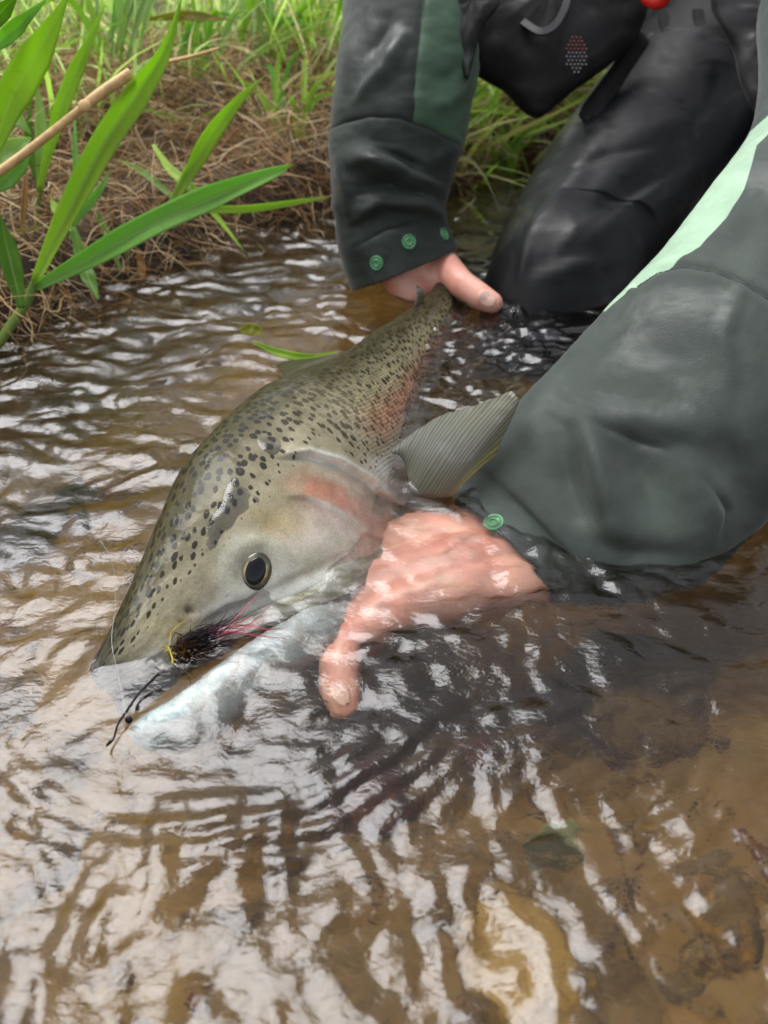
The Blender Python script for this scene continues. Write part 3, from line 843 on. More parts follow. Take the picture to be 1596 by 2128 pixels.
# right sleeve (over the tail)
RS = [(PD(737, 604, .768), PD(941, 518, .790)), (PD(712, 530, .765), PD(926, 475, .775)), (PD(697, 440, .757), PD(922, 430, .765)),
      (PD(690, 370, .75), PD(936, 380, .758)), (PD(688, 300, .745), PD(955, 310, .752)), (PD(690, 240, .742), PD(972, 250, .75)),
      (PD(700, 170, .74), PD(985, 180, .75)), (PD(710, 90, .742), PD(988, 90, .752)), (PD(718, 0, .748), PD(980, 0, .76)),
      (PD(722, -150, .77), PD(990, -150, .80)), (PD(760, -350, .85), PD(1060, -350, .90)), (PD(900, -500, 1.0), PD(1200, -430, 1.08))]
G, N = shell(RS, 300, 150, 0.95)
x, y, d = proj(G); fc_ = facing(G, N)
sp = [([(735, 225), (800, 150), (850, 60)], 0.0060, 16), ([(720, 300), (790, 345), (850, 350)], 0.004, 16), ([(700, 345), (770, 330), (835, 375), (925, 400)], 0.007, 17),
      ([(735, 400), (810, 375), (880, 400)], -0.007, 15), ([(722, 460), (800, 415), (880, 425), (930, 460)], 0.006, 16), ([(700, 300), (720, 380), (715, 450)], 0.004, 18),
      ([(770, 290), (830, 330), (900, 350)], -0.004, 18), ([(860, 350), (920, 330), (960, 290)], 0.004, 18), ([(745, 130), (790, 90), (830, 20)], -0.004, 16),
      ([(720, 200), (735, 110), (760, 20)], 0.004, 18), ([(890, 180), (930, 160), (975, 120)], -0.003, 18), ([(880, 230), (930, 215), (970, 180)], 0.003, 14),
      ([(725, 345), (800, 335), (870, 372), (930, 395)], 0.0030, 7), ([(735, 410), (800, 392), (870, 405)], -0.0030, 7), ([(720, 470), (790, 425), (870, 432), (925, 455)], 0.0026, 7), ([(705, 320), (730, 400), (725, 470)], 0.0022, 8),
      ([(740, 220), (790, 150), (835, 70)], 0.0026, 7), ([(730, 520), (800, 480), (900, 455)], -0.0018, 6), ([(760, 300), (830, 310), (900, 345)], 0.0020, 7)]
disp = folds(x, y, sp) * fc_ + 0.0014 * fbm(x / 80, y / 60, 3, 41) + 0.003 * noise(x / 120, y / 90, 43)
disp = disp * sstep(0, 0.08, np.linspace(0, 1, 300))[:, None] + 0.0008 * noise(x / 40, y / 30, 4)
SEAM_R = [(680, 272), (720, 254), (770, 244), (830, 246), (890, 266), (945, 300), (970, 330)]
ds, _, _ = seg_dist(x, y, SEAM_R); ds2, _, _ = seg_dist(x, y, [(884, -40), (874, 60), (862, 160), (856, 252)])
dsm = np.minimum(np.where(fc_ > .3, ds, 50), np.where(fc_ > .3, ds2, 50))
disp = disp - 0.0015 * np.exp(-(dsm / 5) ** 2)
PANEL_R = [(884, -200), (874, 60), (862, 160), (856, 252), (890, 265), (945, 300), (1010, 330), (1010, -200)]
pan = np.where(fc_ > 0.05, signed_poly(x, y, PANEL_R), -50)
G = G + N * disp[..., None]
RSLEEVE = G
jacket_parts = [('right', G, pan, dsm)]

# left sleeve (under the throat)
LS = [(PW(945, 1045, -.030), PW(1145, 1240, -.040)), (PW(985, 965, -.012), PW(1290, 1250, -.045)), (PD(1058, 878, .535), PW(1452, 1205, -.03)),
      (PD(1140, 790, .54), PD(1545, 1125, .475)), (PD(1232, 690, .54), PD(1630, 1030, .47)), (PD(1330, 588, .54), PD(1720, 900, .47)),
      (PD(1400, 508, .545), PD(1790, 760, .485)), (PD(1478, 395, .545), PD(1830, 600, .51)), (PD(1560, 285, .58), PD(1860, 450, .55)),
      (PD(1588, 180, .62), PD(1880, 300, .60)), (PD(1588, 50, .68), PD(1890, 150, .66)), (PD(1570, -150, .80), PD(1890, -100, .78)),
      (PD(1500, -420, 1.0), PD(1800, -350, 0.98))]
G, N = shell(LS, 320, 190, 0.62)
x, y, d = proj(G); fc_ = facing(G, N)
sp = [([(1205, 850), (1228, 930), (1258, 1040), (1300, 1170)], 0.010, 28), ([(1150, 900), (1180, 990), (1225, 1110)], -0.006, 34),
      ([(1285, 900), (1345, 990), (1400, 1120)], -0.008, 42), ([(1180, 868), (1320, 872), (1500, 900)], 0.006, 34), ([(1400, 930), (1470, 1030), (1470, 1150)], 0.006, 40),
      ([(1090, 860), (1120, 910), (1150, 990)], 0.004, 30), ([(1480, 900), (1540, 980), (1560, 1080)], -0.004, 36), ([(1480, 560), (1540, 500), (1600, 420)], -0.004, 40),
      ([(1290, 720), (1400, 750), (1560, 740)], -0.0025, 60), ([(1300, 650), (1420, 640), (1560, 690)], 0.0025, 50), ([(1230, 1120), (1320, 1150), (1440, 1150)], -0.005, 24),
      ([(1215, 890), (1300, 905), (1400, 940)], -0.0032, 9), ([(1222, 900), (1240, 980), (1262, 1070)], 0.0026, 10), ([(1205, 930), (1222, 1010), (1248, 1100)], -0.0026, 9),
      ([(1330, 600), (1300, 680), (1240, 740)], 0.0016, 12), ([(1560, 560), (1500, 700), (1520, 820)], 0.0022, 16), ([(1440, 980), (1500, 1060), (1490, 1140)], -0.0028, 12), ([(1130, 850), (1190, 880), (1215, 900)], 0.0020, 11)]
disp = folds(x, y, sp) * fc_ + 0.0016 * noise(x / 190, y / 150, 53) + 0.0006 * fbm(x / 60, y / 60, 3, 57)
SEAM_L = [(1325, 600), (1370, 572), (1420, 560), (1480, 568), (1540, 592), (1620, 640)]
ds, _, _ = seg_dist(x, y, SEAM_L); dsm = np.where(fc_ > .2, ds, 50)
disp = disp - 0.0016 * np.exp(-(dsm / 7) ** 2) + 0.0012 * np.exp(-((dsm - 14) / 8) ** 2)
PANEL_L = [(1620, 230), (1500, 330), (1430, 420), (1370, 500), (1318, 575), (1255, 650), (1262, 652), (1300, 618), (1340, 592), (1400, 560), (1455, 520), (1510, 455), (1548, 395), (1575, 310), (1640, 240)]
pan = np.where(fc_ > -0.5, signed_poly(x, y, PANEL_L), -50)
G = G + N * disp[..., None]
LSLEEVE = G; LX, LY = x, y
jacket_parts.append(('left', G, pan, dsm))
# trunk of the jacket
TS = [(PD(1275, 225, 1.0), PD(1660, 250, .98)), (PD(1262, 130, 1.02), PD(1690, 130, 1.0)), (PD(1235, 20, 1.04), PD(1720, 0, 1.02)), (PD(1130, -150, 1.06), PD(1740, -200, 1.02)),
      (PD(1010, -330, 1.08), PD(1740, -380, 1.04)), (PD(1020, -460, 1.10), PD(1690, -500, 1.05)), (PD(1150, -560, 1.08), PD(1500, -580, 1.05))]
G, N = shell(TS, 120, 120, 0.55)
x, y, d = proj(G)
G = G + N * (0.006 * fbm(x / 130, y / 90, 4, 61))[..., None]
me_t = cloth_mesh('jacket_trunk', G)
jacket = link('jacket', me_t, M_VEST, person)
me_t.materials.clear(); me_t.materials.append(mat_cloth('jacket_trunk_cloth', (0.006, 0.012, 0.007), (0.02, 0.03, 0.02), 0.8, 0.0))
me = cloth_mesh('sleeve', *jacket_parts[0][1:], caps=False)
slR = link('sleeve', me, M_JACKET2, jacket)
me = cloth_mesh('sleeve', *jacket_parts[1][1:], caps=False)
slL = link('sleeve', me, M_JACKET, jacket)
slL['label'] = 'wet sleeve with pale green panel, beaded with drops'
for s in (slR, slL):
    md = s.modifiers.new('thick', 'SOLIDIFY'); md.thickness = 0.0022; md.offset = -1
def grid_bvh(G):
    n, m, _ = G.shape
    return BVHTree.FromPolygons([tuple(v) for v in G.reshape(-1, 3)], [tuple(int(i) for i in f) for f in grid_faces(n, m, True)])
RB = grid_bvh(RSLEEVE); LB = grid_bvh(LSLEEVE)
def snap(bvh, px, py, r, parent, under=None):
    if under is None: p, n = surf(bvh, px, py)
    else:
        s = PZ(px, py, 0.0); e = PW(px, py, -0.2); hit = bvh.ray_cast(Vector(s), Vector(unit(e - s)))
        if hit[0] is None: return
        p = np.array(hit[0]); n = np.array(hit[1]); n = n if n[2] > 0 else -n
    if p is None: return
    parts = []
    A = unit(np.cross(n, np.array([0.2, 0.1, 0.9]))); B = np.cross(n, A)
    th = np.linspace(0, 2 * np.pi, 28, endpoint=False)
    prof = [(1.0, -.1), (1.0, .20), (.92, .30), (.82, .28), (.74, .20), (.60, .20), (.52, .32), (.42, .34), (.34, .24), (.2, .21), (.06, .24)]
    R = np.array([p + n * (h * r * 1.6) + q * r * (np.cos(th)[:, None] * A + np.sin(th)[:, None] * B) for q, h in prof])
    V, F = loft(R)
    link('snap_button', mesh_np('snap_button', V, F), M_SNAP, parent)
snap(RB, 784, 546, 0.0068, slR); snap(RB, 849, 503, 0.0068, slR); snap(RB, 920, 488, 0.0062, slR)
snap(LB, 1028, 1088, 0.0068, slL, True)
# drops on the near sleeve
parts = []
for k in range(240):
    if k < 190: px, py = random.gauss(1530, 60), random.gauss(870, 110)
    else: px, py = random.uniform(1350, 1590), random.uniform(640, 1050)
    p, n = surf(LB, px, py)
    if p is None: continue
    r = random.choice([0.0008, 0.0011, 0.0015, 0.0019]) if k % 17 else 0.0034
    parts.append(disc_dome(p - n * 0.0002, n, r, r * 0.65, random.uniform(0.8, 1.5), 4, 9))
t = NT('water_drop')
M_DROP = t.done(t.principled(color=(1, 1, 1), rough=0.0, trans=1.0, ior=1.333))
V, F = join(parts)
link('water_drops', mesh_np('water_drops', V, F), M_DROP, slL, kind='stuff')

# black waders
WS = [(PW(1000, 720, -.12), PW(1280, 740, -.12)), (PZ(1004, 600, -.0), PD(1310, 605, .80)), (PD(1036, 505, .83), PD(1370, 525, .83)), (PD(1078, 418, .87), PD(1445, 430, .87)),
      (PD(1140, 325, .92), PD(1535, 340, .91)), (PD(1215, 225, .97), PD(1625, 245, .96)), (PD(1290, 110, 1.02), PD(1680, 140, 1.01)), (PD(1330, 0, 1.06), PD(1680, 20, 1.05))]
G, N = shell(WS, 200, 130, 0.8)
x, y, d = proj(G); fc_ = facing(G, N)
sp = [([(1060, 560), (1110, 470), (1190, 370), (1270, 250)], 0.005, 22), ([(1190, 470), (1330, 390), (1480, 300)], -0.006, 30), ([(1150, 520), (1300, 450), (1450, 370)], 0.005, 26),
      ([(1110, 585), (1190, 556), (1290, 540)], 0.004, 10), ([(1090, 565), (1150, 535), (1230, 520)], -0.003, 9), ([(1075, 595), (1090, 545), (1105, 500)], 0.004, 9), ([(1250, 290), (1380, 260), (1520, 250)], 0.004, 26),
      ([(1200, 590), (1260, 570), (1320, 560)], -0.004, 12), ([(1130, 560), (1200, 470), (1320, 400)], 0.0028, 9), ([(1230, 480), (1350, 400), (1470, 330)], 0.0030, 10), ([(1180, 360), (1260, 320), (1380, 300)], -0.0028, 9), ([(1060, 540), (1090, 470), (1140, 390)], -0.0026, 8)]
G = G + N * (folds(x, y, sp) * fc_ + 0.002 * noise(x / 150, y / 100, 71) + 0.0006 * fbm(x / 50, y / 50, 3, 73))[..., None]
waders = link('waders', cloth_mesh('waders', G), M_WADER, person)
W2 = [(PD(1600, 760, .80), PD(1880, 760, .80)), (PD(1640, 600, .82), PD(1960, 600, .82)), (PD(1660, 400, .88), PD(2020, 400, .86)), (PD(1640, 200, .96), PD(2040, 200, .92)), (PD(1600, 20, 1.05), PD(1900, 20, 1.03))]
G2, N2 = shell(W2, 60, 60, 0.8)
link('wader_leg', cloth_mesh('wader_leg', G2), M_WADER, waders)

# vest: hanging front panels, pocket, strap, cap
nc = -AF
def px_poly(P, d, dz=0.0, n=64):
    P = list(P) + [P[0]]
    L = np.concatenate([[0], np.cumsum([math.hypot(P[i + 1][0] - P[i][0], P[i + 1][1] - P[i][1]) for i in range(len(P) - 1)])])
    t = np.linspace(0, L[-1], n, endpoint=False)
    X = np.interp(t, L, [p[0] for p in P]); Y = np.interp(t, L, [p[1] for p in P])
    for _ in range(1):
        X = (np.roll(X, 1) + 2 * X + np.roll(X, -1)) / 4; Y = (np.roll(Y, 1) + 2 * Y + np.roll(Y, -1)) / 4
    return np.array([PD(a, b, d) for a, b in zip(X, Y)])
def pouch(name, P, d, thick, mat, parent, n=14, wob=0.004, pw=0.45):
    V, F = pillow(px_poly(P, d, n=110), nc, thick, n, pw)
    x, y, _ = proj(V)
    V = V + nc * (wob * fbm(x / 60, y / 45, 4, 91))[:, None]
    me = mesh_np(name, V, F)
    attr(me, 'panel', np.full(len(V), -50.0)); attr(me, 'seam', np.full(len(V), 50.0))
    return link(name, me, mat, parent)
vest = pouch('vest', [(942, -120), (944, 60), (952, 115), (975, 150), (1010, 168), (1045, 182), (1072, 214), (1098, 240), (1122, 248), (1150, 222), (1200, 182), (1260, 140), (1320, 90), (1345, 30), (1350, -120), (1150, -200)],
             0.82, 0.030, M_VEST, person)
pouch('vest_flap', [(940, -150), (942, 30), (950, 130), (972, 172), (985, 120), (1000, 60), (1040, 10), (1035, -120)], 0.705, 0.008, M_VEST, vest)
pouch('strap', [(1200, 240), (1212, 215), (1250, 165), (1290, 110), (1330, 60), (1350, 90), (1310, 150), (1270, 215), (1240, 256), (1215, 262)], 0.84, 0.006, M_VEST, vest)
pouch('vest_panel', [(1470, -120), (1476, 0), (1498, 55), (1528, 95), (1535, 150), (1560, 215), (1592, 262), (1660, 250), (1690, -120)], 0.72, 0.016, mat_cloth('vest_nylon_grey', (0.030, 0.029, 0.031), (0.02, 0.02, 0.02), 0.6, 0.15), vest)
def strip(name, P, d, w, mat, parent, th=0.0016):
    pts = spline([PD(a, b, dd) for (a, b), dd in zip(P, d)], 30)
    T = unit(np.gradient(pts, axis=0)); S = unit(np.cross(T, nc)); 
    G = np.stack([pts - S * w / 2 - nc * th, pts - S * w / 2 + nc * th, pts + S * w / 2 + nc * th, pts + S * w / 2 - nc * th], 1)
    V, F = loft(G); me = mesh_np(name, V, F, False)
    attr(me, 'panel', np.full(len(V), -50.0)); attr(me, 'seam', np.full(len(V), 50.0))
    return link(name, me, mat, parent)
M_TRIM = mat_plain('grey_binding', (0.024, 0.023, 0.025), 0.55, 0.2, 200, 0.2)
strip('pocket_trim', [(1085, 45), (1120, 66), (1150, 55), (1172, 20), (1182, -20)], [.79, .785, .784, .785, .787], 0.007, M_TRIM, vest)
strip('belt', [(1290, 95), (1380, 78), (1480, 70), (1600, 75)], [.93, .90, .88, .88], 0.016, M_VEST, vest)
strip('belt_strap', [(1375, 10), (1385, 80), (1400, 130), (1440, 165)], [.92, .90, .89, .89], 0.010, M_VEST, vest)
strip('belt_strap', [(1450, 20), (1462, 90), (1475, 150), (1500, 190)], [.90, .88, .87, .87], 0.012, M_VEST, vest)
M_RED = mat_plain('red_plastic', (0.75, 0.02, 0.012), 0.35, 0.1, 80, 0.05)
V, F = disc_dome(PD(1362, -14, .78), nc, 0.017, 0.010)
link('red_reel_button', mesh_np('red_reel_button', V, F), M_RED, vest)
M_BEAD_R = mat_plain('orange_bead', (0.20, 0.018, 0.010), 0.4, 0.2, 100, 0.05); M_BEAD_W = mat_plain('grey_bead', (0.16, 0.16, 0.17), 0.4, 0.2, 100, 0.05)
pr, pw_ = [], []
for i in range(9):
    for j in range(11):
        px = 1170 + i * 8 + (j % 2) * 4; py = 70 + j * 8
        if ((px - 1198) / 24) ** 2 + ((py - 112) / 40) ** 2 > 1: continue
        it = disc_dome(PD(px, py, .786), nc, 0.0011, 0.0008, 1, 3, 7)
        (pr if py < 108 else pw_).append(it)
for nm, pl, mt in (('orange_mesh_dots', pr, M_BEAD_R), ('grey_mesh_dots', pw_, M_BEAD_W)):
    V, F = join(pl); link(nm, mesh_np(nm, V, F), mt, vest, kind='stuff')
# cap on the head
th = np.linspace(0, 2 * np.pi, 32, endpoint=False); R = []
for a in np.linspace(0, 1.5, 10):
    R.append(np.array([hp(math.cos(q) * .098 * math.cos(a), .05 + .075 * math.sin(a), math.sin(q) * .112 * math.cos(a)) for q in th]))
V, F = loft(np.array(R)); me = mesh_np('cap', V, F); attr(me, 'panel', np.full(len(V), -50.0)); attr(me, 'seam', np.full(len(V), 50.0))
link('cap', me, M_VEST, person)
V, F = pillow(np.array([hp(math.cos(q) * .085, .05 + 0.01 * math.cos(q) ** 2, .09 + math.sin(q) * .085) for q in th]), upv, 0.003, 5)
me = mesh_np('cap_brim', V, F); attr(me, 'panel', np.full(len(V), -50.0)); attr(me, 'seam', np.full(len(V), 50.0))
link('cap_brim', me, M_VEST, person)

# ------------------------------------------------------------------ water surface
wx = axis_pts(-0.46, 0.56, 0.0023, 60, 1.12); wy = axis_pts(0.10, 1.30, 0.0023, 60, 1.12)
WX, WY = np.meshgrid(wx, wy)
px, py, dd = proj(np.stack([WX, WY, np.zeros_like(WX)], -1))
vis = dd > 0.05
px = np.where(vis, px, 5000); py = np.where(vis, py, 5000)
px = np.clip(px, -5000, 6000); py = np.clip(py, -3000, 6000)
def blob(cx, cy, rx, ry, p=1.0): return np.exp(-(((px - cx) / rx) ** 2 + ((py - cy) / ry) ** 2) ** p)
def warp(x, y, s, k, f):
    return x + k * fbm(x * f, y * f, 2, s), y + k * fbm(x * f, y * f, 2, s + 5)
qx, qy = warp(WX, WY, 101, 0.02, 9)
Z = 0.0016 * noise(qx * 9, qy * 14, 1)
# broad lazy chop
Z += 0.0030 * noise(qx * 17, qy * 27, 2)
# bands crossing the stream beyond and left of the fish
far = sstep(1250, 850, py) 
qx2, qy2 = warp(WX, WY, 111, 0.03, 12)
Z += far * (0.0044 * noise(qx2 * 22 + 3, qy2 * 50, 3) + 0.0013 * noise(qx2 * 60, qy2 * 95, 4) + 0.0005 * noise(qx2 * 110 + 7, qy2 * 150, 34))
# turbulent patch behind the fin, fine glitter
tb_ = blob(1000, 720, 190, 130)
Z += tb_ * (0.0046 * noise(qx2 * 55, qy2 * 80, 6) + 0.0022 * noise(WX * 120, WY * 160, 7))
# choppy water by the snout's left side
lf = blob(150, 1150, 190, 330)
Z += lf * (0.0026 * noise(qx * 48, qy * 48, 8) + 0.0011 * noise(qx * 110, qy * 100, 9))
# rings spreading from the jaw
jc = PZ(455, 1380, 0)[:2]
rj = np.hypot((WX - jc[0]) * 0.80, WY - jc[1]) + 0.004 * noise(WX * 25, WY * 25, 12)
angm = sstep(-0.02, -0.06, WY - jc[1])
Z += angm * 0.0011 * np.sin(rj * 2 * np.pi / 0.0105) * np.exp(-((rj - 0.088) / 0.026) ** 2) * (0.55 + noise(WX * 22, WY * 22, 13))
Z += angm * 0.0004 * np.exp(-((rj - 0.085) / 0.012) ** 2)
# glassy, shadowed patch in front of the hand with small lenses
gl = blob(1000, 1420, 420, 130)
Z = Z * (1 - 0.3 * gl) + gl * (0.0012 * noise(qx * 70, qy * 75, 14) + 0.0026 * noise(qx * 28, qy * 40, 15))
# near water: streaks running towards the viewer
nr = sstep(1560, 1750, py)
ca, sa = math.cos(math.radians(18)), math.sin(math.radians(18))
ux, uy = WX * ca + WY * sa, -WX * sa + WY * ca
wx2, wy2 = warp(ux, uy, 121, 0.012, 18)
Z += nr * (0.0026 * noise(wx2 * 60, wy2 * 22, 16) + 0.0050 * noise(wx2 * 14, wy2 * 17, 36) + 0.0016 * noise(wx2 * 50, wy2 * 70, 17) + 0.0014 * noise(wx2 * 120, wy2 * 48, 18) + 0.0006 * noise(qx * 130, qy * 150, 38))
mid = blob(800, 1250, 900, 360) * (1 - 0.7 * nr)
Z += mid * (0.0010 * noise(qx * 85, qy * 85, 41) + 0.0022 * noise(qx * 50 + 9, qy * 55, 42) + 0.0004 * noise(qx * 170, qy * 170, 44))
jb = blob(380, 1510, 240, 110)
Z += jb * (0.0022 * noise(qx * 62, qy * 62, 51) + 0.0010 * noise(qx * 120, qy * 115, 52))
hb = blob(900, 1230, 240, 130)
Z += hb * (0.0010 * noise(qx * 60, qy * 75, 57) + 0.0006 * noise(qx * 120, qy * 130, 58))
sb = blob(1210, 1140, 230, 130)
Z += sb * (0.0034 * noise(qx * 46, qy * 46, 55) + 0.0013 * noise(qx * 95, qy * 95, 56))
# parallel ripples to the right
rr_ = blob(1480, 1740, 300, 170)
pc = PZ(1150, 1430, 0)[:2]; rp = np.hypot(WX - pc[0], WY - pc[1]) + 0.004 * noise(WX * 22, WY * 22, 19)
Z += rr_ * 0.0010 * np.sin(rp * 2 * np.pi / 0.0125) * (0.5 + noise(WX * 20, WY * 26, 20))
Z += 0.0006 * noise(qx2 * 125, qy2 * 150, 61) + 0.0010 * noise(qx2 * 70 + 5, qy2 * 85, 62)
Z *= 1 - 0.7 * sstep(1.5, 6, np.hypot(WX, WY))
Z0 = Z.copy()
# water climbing the skin of the fish, and a film lying over its head
xs = np.where((wx > -0.30) & (wx < 0.16))[0]; ys = np.where((wy > 0.2) & (wy < 0.85))[0]
FZ = np.full(WX.shape, -1.0)
for j in ys:
    yy = float(wy[j])
    for i in xs:
        hit = FISH_BVH.ray_cast(Vector((float(wx[i]), yy, 0.3)), Vector((0, 0, -1)), 0.34)
        if hit[0] is not None: FZ[j, i] = hit[0][2]
inside = (FZ > Z).astype(float)
def blur(a, r):
    k = np.exp(-np.arange(-3 * r, 3 * r + 1) ** 2 / (2.0 * r * r)); k /= k.sum()
    b = a.copy(); sub = a[ys[0] - 20:ys[-1] + 20, xs[0] - 20:xs[-1] + 20]
    s = np.apply_along_axis(lambda v: np.convolve(v, k, 'same'), 0, sub)
    s = np.apply_along_axis(lambda v: np.convolve(v, k, 'same'), 1, s)
    b[ys[0] - 20:ys[-1] + 20, xs[0] - 20:xs[-1] + 20] = s; return b
Z = Z + 0.0040 * np.clip(blur(inside, 3) * 2, 0, 1) * 0.6
fzs = blur(np.where(FZ > -0.5, FZ, Z - 0.004), 2)
pfx, pfy, _ = proj(np.stack([WX, WY, np.maximum(FZ, -0.05)], -1))
FILM = [(575, 850), (545, 920), (520, 1000), (500, 1080), (470, 1180), (430, 1260), (370, 1330)]
dfm, _, tfm = seg_dist(pfx, pfy, FILM)
wid = 42 + 55 * sstep(0.35, 0.75, tfm)
fm = sstep(wid + 45, wid - 10, dfm)
fm = np.maximum(fm, sstep(100, 60, np.hypot((pfx - 470) / 1.15, pfy - 1195)))
JAW = [(300, 1530), (380, 1510), (470, 1450), (580, 1385), (690, 1320)]
djw, _, _ = seg_dist(pfx, pfy, JAW)
fm = np.maximum(fm, sstep(75, 35, djw))
th_ = -0.0007 + 0.0004 * sstep(0.62, 0.45, tfm) * (djw > 120) + 0.0036 * fbm(WX * 40, WY * 40, 3, 25) + 0.0011 * noise(WX * 95, WY * 95, 26)
film = fzs + th_ - 0.007 * (1 - fm)
Z = np.where(FZ > -0.5, np.maximum(Z, np.where(fm > 0.01, film, -1)), Z)
Zb = blur(Z, 1)
Z = np.where(fm > 0.01, Zb, Z)
nyw, nxw = WX.shape
V = np.stack([WX, WY, Z], -1).reshape(-1, 3)
Fq = grid_faces(nyw, nxw)
rim = np.concatenate([np.arange(nxw), np.arange(1, nyw) * nxw + nxw - 1, (nyw - 1) * nxw + np.arange(nxw - 2, -1, -1), np.arange(nyw - 2, 0, -1) * nxw])
low = V[rim].copy(); low[:, 2] = -0.6
b0 = len(V); kb = len(rim); V = np.vstack([V, low, [[0, 0.5, -0.6]]])
q = np.arange(kb); q2 = (q + 1) % kb
sideq = np.stack([rim[q2], rim[q], b0 + q, b0 + q2], -1)
bott = np.stack([b0 + q2, b0 + q, np.full(kb, b0 + kb)], -1)
Fq = [np.vstack([Fq, sideq]), bott]
me = mesh_np('stream_water', V, Fq)
link('water', me, M_WATER, kind='structure', label='clear brown rippled stream water', cat='water')

# ------------------------------------------------------------------ stones and gravel on the bed
def stone_mesh(name, r, seed, flat=0.6, sub=14):
    rng = np.random.default_rng(seed)
    u = np.linspace(0.08, np.pi - 0.08, sub); v = np.linspace(0, 2 * np.pi, sub * 2, endpoint=False)
    U, Vv = np.meshgrid(u, v, indexing='ij')
    dx, dy, dz = np.sin(U) * np.cos(Vv), np.sin(U) * np.sin(Vv), np.cos(U)
    k = 1 + 0.35 * noise(dx * 1.3 + seed * 3.1, dy * 1.3 + dz * 1.7, seed) + 0.12 * noise(dx * 3 + dz * 2, dy * 3 + seed, seed + 5)
    sc = np.array([1, rng.uniform(0.65, 0.95), flat * rng.uniform(0.7, 1.1)]) * r
    return mesh_np(name, *loft(np.stack([dx, dy, dz], -1) * k[..., None] * sc))
def mat_stone(name, a, b):
    t = NT(name); p = t.n('ShaderNodeTexCoord').outputs['Object']
    c = t.ramp(t.noise(60, 6, 0.65, p, 0.5), [(0.3, a), (0.7, b)])
    c = t.mix(t.ramp(t.noise(240, 3, 0.6, p), [(0.55, (0,)), (0.65, (1,))]), c, tuple(np.array(a) * 0.5))
    return t.done(t.principled(color=c, rough=0.6, normal=t.bump(t.noise(150, 5, 0.6, p), 0.4, 0.002)))
SM_ = [mat_stone('stone_ochre', (0.20, 0.12, 0.03), (0.36, 0.24, 0.07)), mat_stone('stone_brown', (0.09, 0.064, 0.036), (0.20, 0.15, 0.09)),
       mat_stone('stone_red', (0.10, 0.032, 0.018), (0.20, 0.075, 0.045)), mat_stone('stone_grey', (0.10, 0.085, 0.06), (0.27, 0.24, 0.18)), mat_stone('stone_pale', (0.36, 0.32, 0.22), (0.60, 0.54, 0.40)), mat_stone('stone_yellow', (0.26, 0.17, 0.04), (0.50, 0.37, 0.13))]
def put_stone(px, py, r, mi, label, seed, flat=0.6, group=None):
    b = PW(px, py, -0.12); z = float(ground_z(b[0:1], b[1:2])[0])
    b = PW(px, py, z + r * flat * 0.4)
    o = link('stone', stone_mesh('stone', r, seed, flat), SM_[mi], None, label, 'stone', group)
    o.location = (b[0], b[1], z + r * flat * 0.45); o.rotation_euler = (0, 0, seed * 1.7)
    return o
put_stone(1090, 2040, 0.044, 5, 'large ochre yellow stone lying under the water in front of the trout', 3)
put_stone(760, 1650, 0.024, 2, 'dull red stone under the water just below the trout jaw', 5)
put_stone(530, 1770, 0.020, 0, 'olive brown stone under the ripples spreading from the jaw', 8)
put_stone(60, 1040, 0.060, 1, 'broad brown boulder under the water beside the trout back', 12, 0.6)
put_stone(1340, 1450, 0.050, 1, 'wide flat dark brown stone in the deep water beside the hand', 14, 0.5)
k = 0
for i in range(34):
    px_, py_ = random.uniform(-80, 1680), random.uniform(1350, 2200)
    if i > 26: px_, py_ = random.uniform(-60, 420), random.uniform(760, 1500)
    if (460 > px_ > 170 and py_ < 1600 and i <= 26): continue
    put_stone(px_, py_, random.uniform(0.008, 0.021), mi_ := random.choice([0, 1, 1, 1, 2]), 'small rounded %s pebble on the silty stream bed' % ('ochre', 'dark brown', 'reddish')[mi_], 20 + i, 0.55, '%s pebbles on the stream bed' % ('ochre', 'dark brown', 'reddish')[mi_])
parts = []
tints = []
base = [(lambda m: m)(stone_mesh('g', 1.0, s, 0.6, 5)) for s in (1, 2, 3, 4)]
gv = []
for m_ in base:
    v, f = mesh_arrays(m_); f3 = np.array([q for q in f if len(q) == 3]); f4 = np.array([q for q in f if len(q) == 4]); gv.append((v, [f4, f3])); bpy.data.meshes.remove(m_)
for i in range(2200):
    x_, y_ = random.uniform(-0.6, 0.7), random.uniform(0.0, 1.3)
    if bank_s(np.array([x_]), np.array([y_]))[0] > -0.03: continue
    z_ = float(ground_z(np.array([x_]), np.array([y_]))[0]); r = random.choice([.002, .003, .004, .006])
    v, f = gv[i % 4]; a = random.uniform(0, 6.28)
    R_ = np.array([[math.cos(a), -math.sin(a), 0], [math.sin(a), math.cos(a), 0], [0, 0, 1]])
    parts.append((v @ R_.T * r + np.array([x_, y_, z_ + r * 0.2]), f))
    c_ = np.array(random.choice([(0.09, 0.055, 0.02), (0.16, 0.10, 0.04), (0.24, 0.17, 0.08), (0.05, 0.03, 0.015), (0.13, 0.06, 0.03)]))
    tints.append(np.tile(c_, (len(v), 1)))
V, F = join(parts); me = mesh_np('gravel', V, F); attr(me, 'tint', np.vstack(tints))
t = NT('gravel'); M_GRAVEL = t.done(t.principled(color=t.attr('tint').outputs['Color'], rough=0.7))
link('gravel', me, M_GRAVEL, label='fine brown gravel scattered over the stream bed', cat='gravel', kind='stuff')

